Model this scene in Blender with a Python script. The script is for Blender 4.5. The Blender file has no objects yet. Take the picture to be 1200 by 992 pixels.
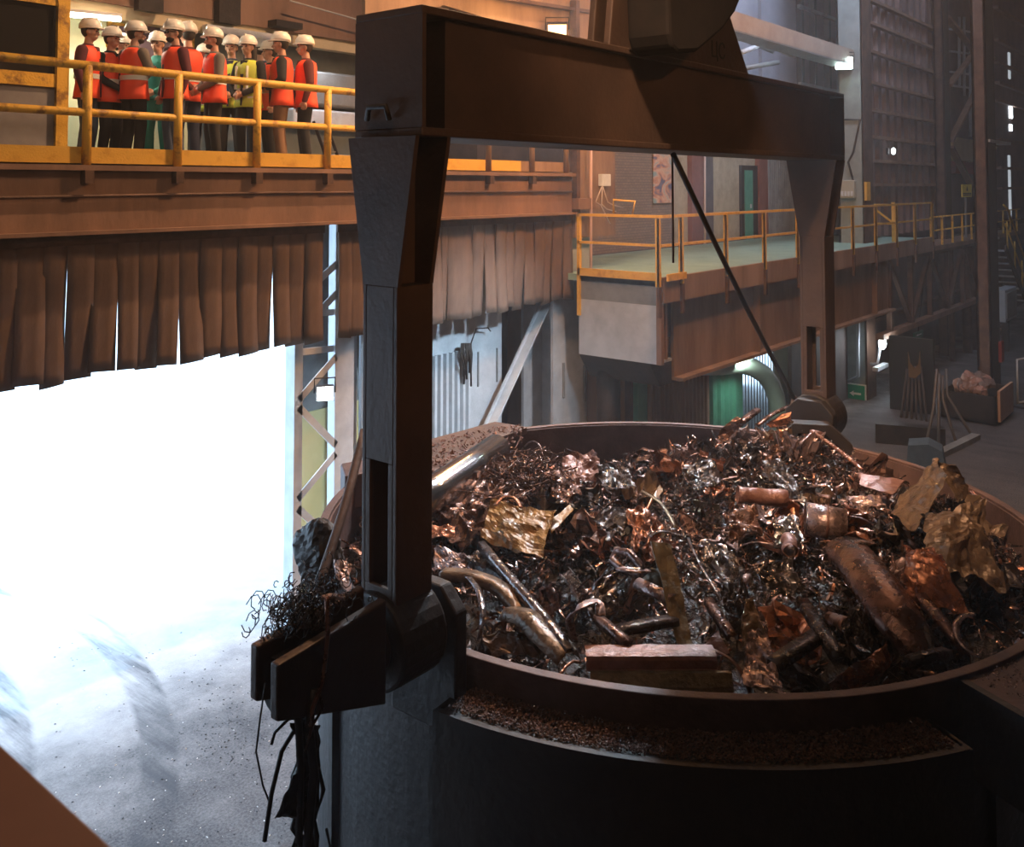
import bpy, bmesh, math, random
from mathutils import Vector, Matrix, noise
random.seed(7)
sc = bpy.context.scene
COL = sc.collection

# ---------------------------------------------------------------- camera, world, lights
EYE = Vector((0, 0, 6.0)); F = 1090.0; AZ = math.radians(39.2); PIT = math.atan(0.042)
PPX, PPY = 600.0, 171.0
fw = Vector((math.cos(PIT)*math.cos(AZ), math.cos(PIT)*math.sin(AZ), math.sin(PIT)))
rt = Vector((math.sin(AZ), -math.cos(AZ), 0)); up = rt.cross(fw)
cam = bpy.data.cameras.new('camera'); camo = bpy.data.objects.new('camera', cam); COL.objects.link(camo)
camo.location = EYE; camo.rotation_euler = (math.pi/2+PIT, 0, AZ-math.pi/2)
cam.sensor_width = 36; cam.lens = F/1200*36; cam.shift_y = -(496-PPY)/1200; cam.clip_start = .05; cam.clip_end = 400
cam.dof.use_dof = True; cam.dof.focus_distance = 9.0; cam.dof.aperture_fstop = 5.6
sc.camera = camo
sc.view_settings.view_transform = 'Standard'; sc.view_settings.look = 'None'
sc.view_settings.gamma = 1; sc.view_settings.use_curve_mapping = False
sc.view_settings.exposure = 0.0
sc.cycles.use_denoising = True; sc.cycles.sample_clamp_indirect = 4; sc.cycles.max_bounces = 8
sc.cycles.caustics_reflective = False; sc.cycles.caustics_refractive = False

W = bpy.data.worlds.new('sky'); sc.world = W; W.use_nodes = True
bg = W.node_tree.nodes['Background']; bg.inputs[0].default_value = (.50, .73, 1, 1); bg.inputs[1].default_value = 8.5

def light(name, kind, loc, energy, color, size=1.0, target=None, sy=None, spread=None, angle=None):
    l = bpy.data.lights.new(name, kind); l.energy = energy; l.color = color
    if kind == 'AREA':
        l.size = size
        if sy: l.shape = 'RECTANGLE'; l.size_y = sy
        if spread: l.spread = spread
    else: l.shadow_soft_size = size
    if kind == 'SPOT': l.spot_size = angle or 1.5; l.spot_blend = .6
    o = bpy.data.objects.new(name, l); COL.objects.link(o); o.location = loc
    if target is not None:
        o.rotation_euler = (Vector(target)-Vector(loc)).to_track_quat('-Z', 'Y').to_euler()
    return o
WARM = (1, .50, .22); WARM2 = (1, .66, .42); COOL = (.62, .82, 1); TEAL = (.6, 1, .92)
# high-bay lamps of the hall (above the frame), mixed with added fill lights
light('sodium_bay_and_fill', 'AREA', (9.8, 7.6, 13.5), 1000, (1, .58, .32), .3, (8, 5.2, 2.5))
light('gallery_side_fill', 'AREA', (12.3, 6.3, 9.6), 330, WARM, .5, (11.8, 10.2, 5.4))  # added out of frame to brighten the right-hand curtain strips
light('sodium_bay_and_fill', 'AREA', (17, 4.0, 12.5), 500, WARM, .6, (18.5, 8.2, 3.5))
light('mercury_bay_and_fill', 'AREA', (12.5, 7.0, 11.5), 420, COOL, .25, (8.2, 4.2, 3), spread=1.2)
light('mercury_bay_and_fill', 'AREA', (12.0, 5.6, 6.6), 95, COOL, .4, (11.5, 10.8, 1.6), spread=1.0)  # added cool fill without a fixture, hidden behind the lifting beam
light('mercury_bay_and_fill', 'AREA', (34, 5, 15), 180, (.60, .74, 1), 2, (36, 6, 3))
light('mercury_bay_and_fill', 'AREA', (24, 7, 15), 650, (.62, .74, 1), 1.5, (25, 13, 9))
light('sodium_bay_and_fill', 'AREA', (1.5, 4, 11), 95, (1, .76, .58), .8, (4, 10, 6))
light('yoke_fill_spot', 'SPOT', (3.0, -3.0, 9.5), 520, WARM, .2, (6.2, 3.7, 6.3), angle=.9)  # added unseen spot that brightens the front of the lifting beam
light('sodium_bay_and_fill', 'AREA', (1.5, 1.5, 12), 70, WARM2, .4, (9.2, 3.2, 3.3), spread=.55)  # added unseen fill for the dark right part of the scrap heap
light('under_platform_fill', 'AREA', (18.6, 8.75, 2.35), 45, (.85, 1, .92), .5, (19.6, 9.4, .9))  # added fill that brightens the panels under the platform
# daylight portals of the two openings
def portal(loc, sx, sy):
    p = light('door_daylight_portal', 'AREA', loc, 1, (1, 1, 1), sx, (loc[0], loc[1]-5, loc[2]), sy)
    p.data.cycles.is_portal = True
portal((3.4, 10.6, 3.0), 8.9, 6.0)
portal((27.9, 12.8, 1.5), 2.6, 3.0)

# ---------------------------------------------------------------- pixel -> place helpers
def ray(px, py): return fw + rt*((px-PPX)/F) - up*((py-PPY)/F)
def at_y(px, py, Y): d = ray(px, py); return EYE + d*((Y-EYE.y)/d.y)
def at_z(px, py, Z): d = ray(px, py); return EYE + d*((Z-EYE.z)/d.z)
def at_x(px, py, X): d = ray(px, py); return EYE + d*((X-EYE.x)/d.x)
def az_x(px, Y): d = ray(px, 217); return Y*d.x/d.y

XR_ = az_x(1090, 8.2)
# ---------------------------------------------------------------- materials
MATS = {}
def mat(name, c1, c2=None, rough=.6, metal=0, scale=4, bump=0, bscale=None, stretch=None, emit=None, rvar=0, spec=.5, lo=.35, hi=.65, alpha=None):
    if name in MATS: return MATS[name]
    m = bpy.data.materials.new(name); m.use_nodes = True; nt = m.node_tree; N = nt.nodes; L = nt.links
    b = N['Principled BSDF']; b.inputs['Roughness'].default_value = rough; b.inputs['Metallic'].default_value = metal
    b.inputs['Specular IOR Level'].default_value = spec
    b.inputs['Base Color'].default_value = (*c1, 1)
    if c2 or bump or rvar:
        tc = N.new('ShaderNodeTexCoord'); mp = N.new('ShaderNodeMapping'); L.new(tc.outputs['Object'], mp.inputs[0])
        if stretch: mp.inputs['Scale'].default_value = stretch
        n = N.new('ShaderNodeTexNoise'); n.inputs['Scale'].default_value = scale; n.inputs['Detail'].default_value = 8; n.inputs['Roughness'].default_value = .65
        L.new(mp.outputs[0], n.inputs['Vector'])
        if c2:
            r = N.new('ShaderNodeValToRGB'); r.color_ramp.elements[0].position = lo; r.color_ramp.elements[1].position = hi
            r.color_ramp.elements[0].color = (*c1, 1); r.color_ramp.elements[1].color = (*c2, 1)
            L.new(n.outputs[0], r.inputs[0]); L.new(r.outputs[0], b.inputs['Base Color'])
        if rvar:
            mr = N.new('ShaderNodeMapRange'); mr.inputs[3].default_value = max(0, rough-rvar); mr.inputs[4].default_value = min(1, rough+rvar)
            mr.inputs[1].default_value = .3; mr.inputs[2].default_value = .7
            L.new(n.outputs[0], mr.inputs[0]); L.new(mr.outputs[0], b.inputs['Roughness'])
        if bump:
            n2 = N.new('ShaderNodeTexNoise'); n2.inputs['Scale'].default_value = bscale or scale*4; n2.inputs['Detail'].default_value = 6
            L.new(mp.outputs[0], n2.inputs['Vector'])
            bp = N.new('ShaderNodeBump'); bp.inputs['Strength'].default_value = bump; bp.inputs['Distance'].default_value = .02
            L.new(n2.outputs[0], bp.inputs['Height']); L.new(bp.outputs[0], b.inputs['Normal'])
    if emit:
        b.inputs['Emission Color'].default_value = (*emit[0], 1); b.inputs['Emission Strength'].default_value = emit[1]
    if alpha is not None: b.inputs['Transmission Weight'].default_value = alpha
    MATS[name] = m; return m
M = dict(
 rust=mat('rusty_brown_steel', (.055,.028,.018), (.13,.07,.045), .62, .25, 2.5, .3, 30),
 yoke=mat('yoke_steel', (.060,.034,.024), (.10,.055,.036), .6, .2, 1.6, .25, 24),
 dark=mat('dark_steel', (.018,.013,.011), (.04,.028,.022), .55, .4, 3, .3, 25),
 bucket=mat('bucket_steel', (.012,.009,.008), (.028,.018,.014), .6, .35, 2, .4, 18),
 bucket_in=mat('bucket_inner_rust', (.07,.038,.032), (.13,.07,.056), .65, .1, 4, .4, 20),
 girder=mat('brown_painted_girder', (.15,.085,.055), (.28,.16,.105), .65, .05, 1.3, .25, 14, (1,1,.35)),
 girder2=mat('rust_streaked_girder', (.16,.092,.058), (.33,.215,.14), .65, .05, 1.2, .3, 14, (1,1,.25)),
 rubber=mat('brown_rubber', (.10,.062,.045), (.21,.13,.09), .75, 0, 1.6, .35, 12, (1,1,.4)),
 greyp=mat('grey_painted_steel', (.36,.39,.42), (.50,.53,.56), .5, .1, 2.2, .2, 16),
 greyd=mat('dull_grey_steel', (.17,.18,.18), (.27,.28,.28), .55, .2, 2, .2, 16),
 white=mat('white_painted_steel', (.55,.58,.62), (.72,.75,.79), .5, 0, 3, .15, 16),
 yellow=mat('yellow_paint', (.50,.26,.03), (.68,.40,.06), .42, 0, 6, .2, 40, lo=.3, hi=.5),
 yellow_worn=mat('worn_yellow_paint', (.30,.15,.03), (.75,.43,.05), .45, 0, 5, .3, 40, lo=.38, hi=.5),
 green_floor=mat('green_floor_paint', (.22,.36,.30), (.32,.46,.38), .5, 0, 2),
 green=mat('green_paint', (.05,.24,.16), (.09,.33,.22), .5, 0, 3),
 palegreen=mat('pale_green_wall', (.50,.55,.36), (.60,.64,.44), .7, 0, 2),
 beige=mat('beige_plaster', (.34,.27,.17), (.46,.38,.25), .8, 0, 3, .2, 20),
 brownp=mat('brown_brick_panel', (.20,.13,.09), (.30,.20,.14), .8, 0, 6, .3, 30),
 redb=mat('red_brown_paint', (.18,.06,.04), (.25,.09,.06), .6, 0, 2),
 wall=mat('dark_wall_sheet', (.055,.042,.04), (.11,.08,.075), .7, .1, 1.5, .2, 10),
 bluewall=mat('blue_grey_sheet', (.24,.25,.30), (.34,.35,.41), .65, .1, .8),
 ribwall=mat('rust_rib_sheet', (.12,.08,.075), (.22,.14,.125), .65, .15, 1.2, .2, 10),
 black=mat('black_matte', (.008,.008,.009), None, .5),
 glass=mat('window_glass', (.02,.018,.015), None, .08, 0, spec=.8),
 ceiling=mat('roof_dark', (.04,.04,.042), None, .9),
)
# ---------------------------------------------------------------- mesh builder
def frame(d, hint=(0, 0, 1)):
    d = Vector(d).normalized(); h = Vector(hint)
    if abs(d.dot(h.normalized())) > .98: h = Vector((1, 0, 0))
    s = d.cross(h).normalized(); u = s.cross(d).normalized(); return d, s, u
class MB:
    def __init__(s): s.v = []; s.f = []; s.sm = []
    def add(s, vs, fs, smooth=False):
        o = len(s.v); s.v += [Vector(p) for p in vs]; s.f += [tuple(i+o for i in f) for f in fs]; s.sm += [smooth]*len(fs); return s
    def box(s, x0, x1, y0, y1, z0, z1):
        return s.add([(x, y, z) for x in (x0, x1) for y in (y0, y1) for z in (z0, z1)],
            [(0,1,3,2), (4,6,7,5), (0,4,5,1), (2,3,7,6), (0,2,6,4), (1,5,7,3)])
    def bar(s, p0, p1, w, h, hint=(0, 0, 1)):
        p0 = Vector(p0); p1 = Vector(p1); d, a, u = frame(p1-p0, hint)
        return s.add([p+a*i*w/2+u*j*h/2 for p in (p0, p1) for i in (-1, 1) for j in (-1, 1)],
            [(0,1,3,2), (4,6,7,5), (0,4,5,1), (2,3,7,6), (0,2,6,4), (1,5,7,3)])
    def tube(s, pts, r, n=10, caps=True, closed=False):
        pts = [Vector(p) for p in pts]; k = len(pts); rs = r if isinstance(r, (list, tuple)) else [r]*k
        vs = []; prev = None
        for i, p in enumerate(pts):
            if closed: d = pts[(i+1) % k]-pts[i-1]
            else: d = pts[min(i+1, k-1)]-pts[max(i-1, 0)]
            if d.length < 1e-9: d = Vector((0, 0, 1))
            d.normalize()
            if prev is None: _, a, u = frame(d)
            else:
                a = prev - d*prev.dot(d)
                if a.length < 1e-6: _, a, u = frame(d)
                a.normalize()
            u = a.cross(d); prev = a
            vs += [p+(a*math.cos(t*2*math.pi/n)+u*math.sin(t*2*math.pi/n))*rs[i] for t in range(n)]
        fs = []
        for i in range(k if closed else k-1):
            j = (i+1) % k
            fs += [(i*n+t, i*n+(t+1) % n, j*n+(t+1) % n, j*n+t) for t in range(n)]
        s.add(vs, fs, True)
        if caps and not closed:
            o = len(s.v)-len(vs); s.f += [tuple(o+t for t in reversed(range(n))), tuple(o+(k-1)*n+t for t in range(n))]; s.sm += [False]*2
        return s
    def prism(s, poly, o, a, b, c):
        """poly (u,v) -> o+a*u+b*v, extruded by vector c"""
        o, a, b, c = map(Vector, (o, a, b, c)); n = len(poly)
        vs = [o+a*u+b*v for u, v in poly]; vs += [p+c for p in vs]
        return s.add(vs, [tuple(range(n)), tuple(reversed(range(n, 2*n)))]+[(i, i+n, (i+1) % n+n, (i+1) % n) for i in range(n)])
    def arc(s, c, r0, r1, a0, a1, z0, z1, n=48):
        """ring segment about vertical axis, angles in degrees"""
        full = abs(a1-a0) >= 359.9; k = n if full else n+1; vs = []
        for i in range(k):
            t = math.radians(a0+(a1-a0)*i/n); C, S = math.cos(t), math.sin(t)
            vs += [(c[0]+r*C, c[1]+r*S, z) for r, z in ((r0, z0), (r1, z0), (r1, z1), (r0, z1))]
        fs = []
        for i in range(n):
            j = (i+1) % k
            fs += [(i*4+q, i*4+(q+1) % 4, j*4+(q+1) % 4, j*4+q) for q in range(4)]
        if not full: fs += [(3, 2, 1, 0), tuple(n*4+q for q in range(4))]
        return s.add(vs, fs, False)
    def cap(s, p0, p1, r0, r1, n=12):
        p0 = Vector(p0); p1 = Vector(p1); d = (p1-p0); d = d.normalized() if d.length > 1e-6 else Vector((0, 0, 1))
        pts = []; rs = []
        for t in (-.98, -.8, -.45): pts.append(p0+d*r0*t); rs.append(r0*math.sqrt(1-t*t))
        pts.append(p0); rs.append(r0); pts.append(p1); rs.append(r1)
        for t in (.45, .8, .98): pts.append(p1+d*r1*t); rs.append(r1*math.sqrt(1-t*t))
        return s.tube(pts, rs, n)
    def ell(s, c, r, nu=14, nv=9):
        c = Vector(c); vs = [c+Vector((0, 0, -r[2]))]; fs = []
        for j in range(1, nv):
            ph = -math.pi/2+math.pi*j/nv
            vs += [c+Vector((r[0]*math.cos(ph)*math.cos(2*math.pi*i/nu), r[1]*math.cos(ph)*math.sin(2*math.pi*i/nu), r[2]*math.sin(ph))) for i in range(nu)]
        vs.append(c+Vector((0, 0, r[2]))); T = len(vs)-1
        for i in range(nu):
            k = (i+1) % nu; fs.append((0, 1+k, 1+i)); fs.append((T, T-nu+i, T-nu+k))
            for j in range(nv-2): fs.append((1+j*nu+i, 1+j*nu+k, 1+(j+1)*nu+k, 1+(j+1)*nu+i))
        return s.add(vs, fs, True)
    def loft(s, rings, n=20, capb=True, capt=True):
        """rings: (cx,cy,z,rx,ry)"""
        vs = []; fs = []
        for cx, cy, z, rx, ry in rings:
            vs += [(cx+rx*math.cos(2*math.pi*t/n), cy+ry*math.sin(2*math.pi*t/n), z) for t in range(n)]
        for i in range(len(rings)-1):
            fs += [(i*n+t, i*n+(t+1) % n, (i+1)*n+(t+1) % n, (i+1)*n+t) for t in range(n)]
        if capb: fs.append(tuple(reversed(range(n))))
        if capt: fs.append(tuple(range((len(rings)-1)*n, len(rings)*n)))
        return s.add(vs, fs, True)
    def build(s, name, m, parent=None, bevel=0, remesh=0, solid=0, sub=0):
        me = bpy.data.meshes.new(name); me.from_pydata([tuple(v) for v in s.v], [], s.f); me.validate()
        if len(me.polygons) == len(s.sm): me.polygons.foreach_set('use_smooth', s.sm)
        me.materials.append(m); o = bpy.data.objects.new(name, me); COL.objects.link(o)
        if solid: q = o.modifiers.new('s', 'SOLIDIFY'); q.thickness = solid; q.offset = 0
        if sub: q = o.modifiers.new('u', 'SUBSURF'); q.levels = sub; q.render_levels = sub
        if bevel: q = o.modifiers.new('b', 'BEVEL'); q.width = bevel; q.segments = 2; q.limit_method = 'ANGLE'
        if remesh:
            q = o.modifiers.new('r', 'REMESH'); q.mode = 'VOXEL'; q.voxel_size = remesh; q.use_smooth_shade = True
            q = o.modifiers.new('sm', 'SMOOTH'); q.iterations = 3; q.factor = .5
        if parent is not None:
            o.parent = parent
        return o
def center_on(o, p=None):
    """move a top-level mesh's origin to its base"""
    me = o.data; xs = [v.co for v in me.vertices]
    c = Vector((sum(v.x for v in xs)/len(xs), sum(v.y for v in xs)/len(xs), min(v.z for v in xs))) if p is None else Vector(p)
    me.transform(Matrix.Translation(-c)); o.location = c; return o
def tag(o, label=None, cat=None, group=None, kind=None):
    if label: o['label'] = label
    if cat: o['category'] = cat
    if group: o['group'] = group
    if kind: o['kind'] = kind
    return o
def thing(name, label, cat, loc=(0, 0, 0), rz=0, group=None):
    o = bpy.data.objects.new(name, None); o.empty_display_size = .1; COL.objects.link(o)
    o.location = loc; o.rotation_euler = (0, 0, rz); return tag(o, label, cat, group)
class Th:
    """a thing whose parts are given in world coordinates"""
    def __init__(s, name, label, cat, loc, group=None): s.o = thing(name, label, cat, loc, 0, group); s.l = Vector(loc)
    def part(s, mb, name, m, parent=None, **k):
        mb.v = [v-s.l for v in mb.v] ; o = mb.build(name, m, parent or s.o, **k); return o
def struct(o): o['kind'] = 'structure'; return o
def copy_tree(o, parent=None):
    c = o.copy(); COL.objects.link(c)
    if parent is not None: c.parent = parent
    for ch in list(o.children): copy_tree(ch, c)
    return c

# ================================================================ STRUCTURE
def concrete():
    m = bpy.data.materials.new('dusty_concrete'); m.use_nodes = True; nt = m.node_tree; N = nt.nodes; L = nt.links; b = N['Principled BSDF']
    tc = N.new('ShaderNodeTexCoord')
    def nz(scale, sx=(1,1,1), det=8, rot=0):
        mp = N.new('ShaderNodeMapping'); mp.inputs['Scale'].default_value = sx; mp.inputs['Rotation'].default_value = (0, 0, rot); L.new(tc.outputs['Object'], mp.inputs[0])
        n = N.new('ShaderNodeTexNoise'); n.inputs['Scale'].default_value = scale; n.inputs['Detail'].default_value = det; n.inputs['Roughness'].default_value = .7; L.new(mp.outputs[0], n.inputs['Vector']); return n
    a = nz(.7); t = nz(2.2, (1, .12, 1), 5, .5); g = nz(38, det=4)
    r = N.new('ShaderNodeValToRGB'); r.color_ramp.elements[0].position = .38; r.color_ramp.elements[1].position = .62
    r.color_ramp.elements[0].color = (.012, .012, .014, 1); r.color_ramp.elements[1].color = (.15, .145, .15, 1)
    mx = N.new('ShaderNodeMix'); mx.inputs[0].default_value = .45; L.new(a.outputs[0], mx.inputs[2]); L.new(t.outputs[0], mx.inputs[3])
    mx2 = N.new('ShaderNodeMix'); mx2.inputs[0].default_value = .55; L.new(mx.outputs[0], mx2.inputs[2]); L.new(g.outputs[0], mx2.inputs[3])
    L.new(mx2.outputs[0], r.inputs[0])
    # daylight falloff at the door painted into the colour: pale outside, dark inside
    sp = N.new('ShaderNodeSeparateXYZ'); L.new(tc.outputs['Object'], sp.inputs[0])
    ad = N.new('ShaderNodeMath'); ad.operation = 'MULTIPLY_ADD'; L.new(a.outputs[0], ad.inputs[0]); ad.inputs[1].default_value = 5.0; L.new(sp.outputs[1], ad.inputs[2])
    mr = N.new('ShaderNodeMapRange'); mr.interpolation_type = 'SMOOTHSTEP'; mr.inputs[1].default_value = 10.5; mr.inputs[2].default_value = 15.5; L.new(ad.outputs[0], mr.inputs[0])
    # tyre tracks : dark circular bands with tread
    def track(cx, cy, R_, w_):
        v = N.new('ShaderNodeVectorMath'); v.operation = 'SUBTRACT'; L.new(tc.outputs['Object'], v.inputs[0]); v.inputs[1].default_value = (cx, cy, 0)
        l = N.new('ShaderNodeVectorMath'); l.operation = 'LENGTH'; L.new(v.outputs[0], l.inputs[0])
        s = N.new('ShaderNodeMath'); s.operation = 'SUBTRACT'; L.new(l.outputs['Value'], s.inputs[0]); s.inputs[1].default_value = R_
        ab = N.new('ShaderNodeMath'); ab.operation = 'ABSOLUTE'; L.new(s.outputs[0], ab.inputs[0])
        m_ = N.new('ShaderNodeMapRange'); L.new(ab.outputs[0], m_.inputs[0]); m_.inputs[1].default_value = w_*.7; m_.inputs[2].default_value = w_; m_.inputs[3].default_value = .8; m_.inputs[4].default_value = 0
        n3 = N.new('ShaderNodeMath'); n3.operation = 'MULTIPLY'; L.new(m_.outputs[0], n3.inputs[0]); n4 = N.new('ShaderNodeMapRange'); n4.inputs[1].default_value = .42; n4.inputs[2].default_value = .62; L.new(t.outputs[0], n4.inputs[0]); L.new(n4.outputs[0], n3.inputs[1]); return n3.outputs[0]
    tr_ = [track(-1.5, 13, 6.5, .24), track(-1.5, 13, 7.9, .22)]
    sm = None
    for t_ in tr_:
        if sm is None: sm = t_
        else:
            q_ = N.new('ShaderNodeMath'); q_.operation = 'MAXIMUM'; L.new(sm, q_.inputs[0]); L.new(t_, q_.inputs[1]); sm = q_.outputs[0]
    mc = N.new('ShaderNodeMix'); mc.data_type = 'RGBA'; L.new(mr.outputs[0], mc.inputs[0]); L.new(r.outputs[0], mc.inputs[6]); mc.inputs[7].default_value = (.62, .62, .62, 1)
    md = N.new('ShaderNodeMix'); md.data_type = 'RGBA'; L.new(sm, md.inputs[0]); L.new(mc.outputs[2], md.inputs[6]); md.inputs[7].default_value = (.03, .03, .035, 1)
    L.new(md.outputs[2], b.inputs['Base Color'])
    b.inputs['Roughness'].default_value = .75; b.inputs['Specular IOR Level'].default_value = .25
    bp = N.new('ShaderNodeBump'); bp.inputs['Strength'].default_value = .35; bp.inputs['Distance'].default_value = .02; L.new(mx2.outputs[0], bp.inputs['Height']); L.new(bp.outputs[0], b.inputs['Normal'])
    return m
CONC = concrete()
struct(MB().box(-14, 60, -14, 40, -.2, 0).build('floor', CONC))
struct(MB().box(-60, 90, 12.5, 120, -.2, -.001).build('floor_yard', mat('yard_concrete', (.5,.5,.5), (.62,.62,.62), .8, 0, .6)))
struct(MB().box(-14, 60, -14, 14, 17, 17.2).build('ceiling', M['ceiling']))
struct(MB().box(-14.2, -14, -14, 14, 0, 17).build('wall_left', M['wall']))
struct(MB().box(60, 60.2, -14, 14, 0, 17).build('wall_right', M['wall']))
struct(MB().box(-14, 60, -14.2, -14, 0, 17).build('wall_front', M['wall']))
w = MB()
w.box(-14, -1, 10.3, 10.5, 0, 6.1)                       # left of the truck doorway
w.box(-14, 14.2, 13.8, 14.0, 6.24, 17)                   # behind the visitors' gallery
w.box(14.2, 14.4, 12.5, 14.0, 0, 17)
w.box(12.3, 12.5, 11.5, 12.5, 0, 6.1); w.box(12.3, 14.2, 12.5, 12.7, 0, 6.1)
DX0, DX1, DZ = az_x(868, 12.5), az_x(925, 12.5), 3.2
w.box(14.4, DX0, 12.5, 12.7, 0, 17); w.box(DX1, 60, 12.5, 12.7, 0, 17); w.box(DX0, DX1, 12.5, 12.7, DZ, 17)
struct(w.build('wall_back', M['wall']))
w = MB().box(15.0, az_x(868, 9.4), 9.4, 9.5, 0, 4.2); w.box(az_x(925, 9.4), 26.5, 9.4, 9.5, 0, 4.2); w.box(az_x(868, 9.4), az_x(925, 9.4), 9.4, 9.5, 2.3, 4.2)
struct(w.build('wall_lower', M['wall']))
struct(MB().box(15.2, XR_, 12.28, 12.5, 4.2, 4.36).build('trim_platform_back', M['wall']))
w = MB().box(8.75, 12.5, 11.3, 11.5, 0, 6.1); struct(w.build('wall_door_side', M['greyd']))
struct(MB().box(-14, 14.2, 10.12, 13.8, 6.1, 6.24).build('floor_gallery', M['greyd']))
# door side : yellowish skirt painted on the grey wall
struct(MB().box(8.8, 10.2, 11.27, 11.3, 0, 2.6).build('trim_yellow_panel', mat('yellow_wall_panel', (.55,.5,.22), (.62,.56,.28), .6, 0, 2)))

# ================================================================ VISITORS' GALLERY
G = 6.24; GY = 10.1
g = Th('gallery_girder', 'long brown steel girder carrying the gallery above the doorway', 'girder', (6, 10.1, 5.48))
g.part(MB().box(-6, 14.15, 10.1, 10.16, 5.5, 6.2), 'web', M['girder'])
g.part(MB().box(-6, 14.15, 10.0, 10.22, 6.16, 6.22), 'top_flange', M['girder'])
g.part(MB().box(-6, 14.15, 9.96, 10.22, 5.46, 5.5), 'bottom_flange', M['girder'])
for px in (103, 209, 302, 385, 575, 625):
    x = az_x(px, 10.03); g.part(MB().box(x-.05, x+.05, 9.99, 10.1, 6.02, 6.16), 'bracket', M['rust'])
c = MB().tube([(-6, 10.06, 5.86), (4, 10.06, 5.87), (7.5, 10.06, 5.90), (14.1, 10.06, 5.88)], .018, 8)
tag(center_on(c.build('conduit', M['rust'])), 'thin conduit running along the gallery girder', 'pipe')

r = Th('gallery_railing', 'yellow tube railing of the visitors gallery', 'railing', (6, 10.1, 6.24))
xs = [az_x(p, 10.1) for p in (100, 207, 300, 383)]; xs = [xs[0]-1.15*2, xs[0]-1.15]+xs+[az_x(383, 10.1)+1.14, az_x(383, 10.1)+2.27, az_x(572, 10.1), az_x(623, 10.1), az_x(663, 10.1)]
r.part(MB().tube([(-2, 10.1, 7.32), (xs[5], 10.1, 7.32), (xs[-1], 10.1, 7.32)], .05, 12), 'top_rail', M['yellow_worn'])
r.part(MB().tube([(-2, 10.1, 6.80), (xs[-1], 10.1, 6.80)], .045, 12), 'middle_rail', M['yellow_worn'])
for i, x in enumerate(xs): r.part(MB().tube([(x, 10.09, 6.2), (x, 10.09, 7.32)], .05, 12), 'post', M['yellow_worn'] if i < 8 else M['girder2'])
r.part(MB().box(-2, xs[8]+.9, 10.12, 10.135, 6.22, 6.42), 'toe_board', M['yellow'])
r.part(MB().box(xs[8]+.9, 14.1, 10.12, 10.135, 6.22, 6.42), 'toe_board', M['girder2'])

# curtain strips over the doorway
def strips(bounds, hem, label, group):
    gaps = [random.choice((-.02, -.02, .004, .008, .013, .02)) for _ in bounds]
    for i in range(len(bounds)-1):
        p0, p1 = bounds[i], bounds[i+1]; x0, x1 = az_x(p0, 10.2), az_x(p1, 10.2); h = hem + random.uniform(-.05, .05)
        n = 12; gl = gaps[i]; gr = gaps[i+1]; ph = random.uniform(0, 6); cur = random.uniform(-.05, .07); tw = random.uniform(-.04, .04)
        vs = []; fs = []
        for k in range(n+1):
            t = k/n; z = 5.47-(5.47-h)*t
            for j in range(4):
                s = j/3; x = x0-.004+gl*t+(x1-x0+.008-(gl+gr)*t)*s + .012*math.sin(ph+3*t)*t
                y = 10.2+.0+(i % 2)*.018+cur*t*t+.05*tw*(s-.5)*t*10*.3 + .018*math.sin(s*math.pi)*math.sin(ph) + .01*math.sin(5*t+ph)
                vs.append((x, y, z - (.03*(s-.5)*math.sin(ph) if k == n else 0)))
        for k in range(n):
            for j in range(3): a = k*4+j; fs.append((a, a+1, a+5, a+4))
        o = MB().add(vs, fs, True).build('curtain_strip', M['rubber'], solid=.014)
        tag(center_on(o), label, 'curtain strip', group)
strips([-80, -50, -25, 0, 22, 54, 81, 111, 140, 164, 188, 211, 237, 260, 281, 302, 321, 339, 359, 378], 3.87, 'brown rubber strip hanging over the bright truck doorway', 'curtain strips over the doorway')
strips([398, 412, 427, 440, 456, 472, 488, 503, 518, 525, 554, 568, 581, 593, 603, 615, 627, 638, 648, 660, 670], 3.87, 'brown rubber strip hanging in front of the grey panels right of the doorway', 'curtain strips beside the doorway')
b = MB().box(-6, az_x(381, 10.17), 10.165, 10.185, 5.34, 5.47); b.box(az_x(396, 10.17), az_x(671, 10.17), 10.165, 10.185, 5.34, 5.47)
o = b.build('curtain_clamp_bar', M['rust']); tag(center_on(o), 'brown flat bar clamping the rubber strips under the girder', 'bar')

# lattice column beside the doorway
lc = Th('lattice_column', 'white laced lattice column at the right edge of the truck doorway', 'column', (8.4, 10.5, 0))
xa, xb, xc = az_x(342, 10.5), az_x(389, 10.5), az_x(411, 10.5)
lc.part(MB().box(xa, xa+.05, 10.42, 10.6, 0, 5.5).box(xa, xa+.14, 10.4, 10.42, 0, 5.5), 'chord', M['white'])
lc.part(MB().box(xb, xc, 10.4, 10.43, 0, 6.1).box((xa+xc)/2+.3, (xa+xc)/2+.33, 10.43, 10.7, 0, 6.1), 'chord', M['white'])
zz = [5.4, 4.75, 4.05]; k = 0
Z = lambda py: at_y(370, py, 10.5).z
for za, zb in ((Z(310), Z(345)), (Z(345), Z(385)), (Z(420), Z(462)), (Z(525), Z(470)), (Z(535), Z(575)), (Z(640), Z(585)), (Z(650), Z(700)), (Z(770), Z(705))):
    if za > zb and za-zb < .9 and k < 99:
        p0, p1 = ((xb+.03, 10.41, za), (xa+.08, 10.41, zb)) if k % 2 == 0 else ((xa+.08, 10.41, za), (xb+.03, 10.41, zb))
    else: p0, p1 = (xb+.03, 10.41, za), (xa+.08, 10.41, zb)
    lc.part(MB().bar(p0, p1, .02, .10, (0, 0, 1)), 'lacing_bar', M['white']); k += 2
for py in (408, 365): lc.part(MB().bar((xa+.05, 10.44, Z(py)), (xb, 10.44, Z(py)-.03), .02, .09), 'batten', M['white'])
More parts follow.
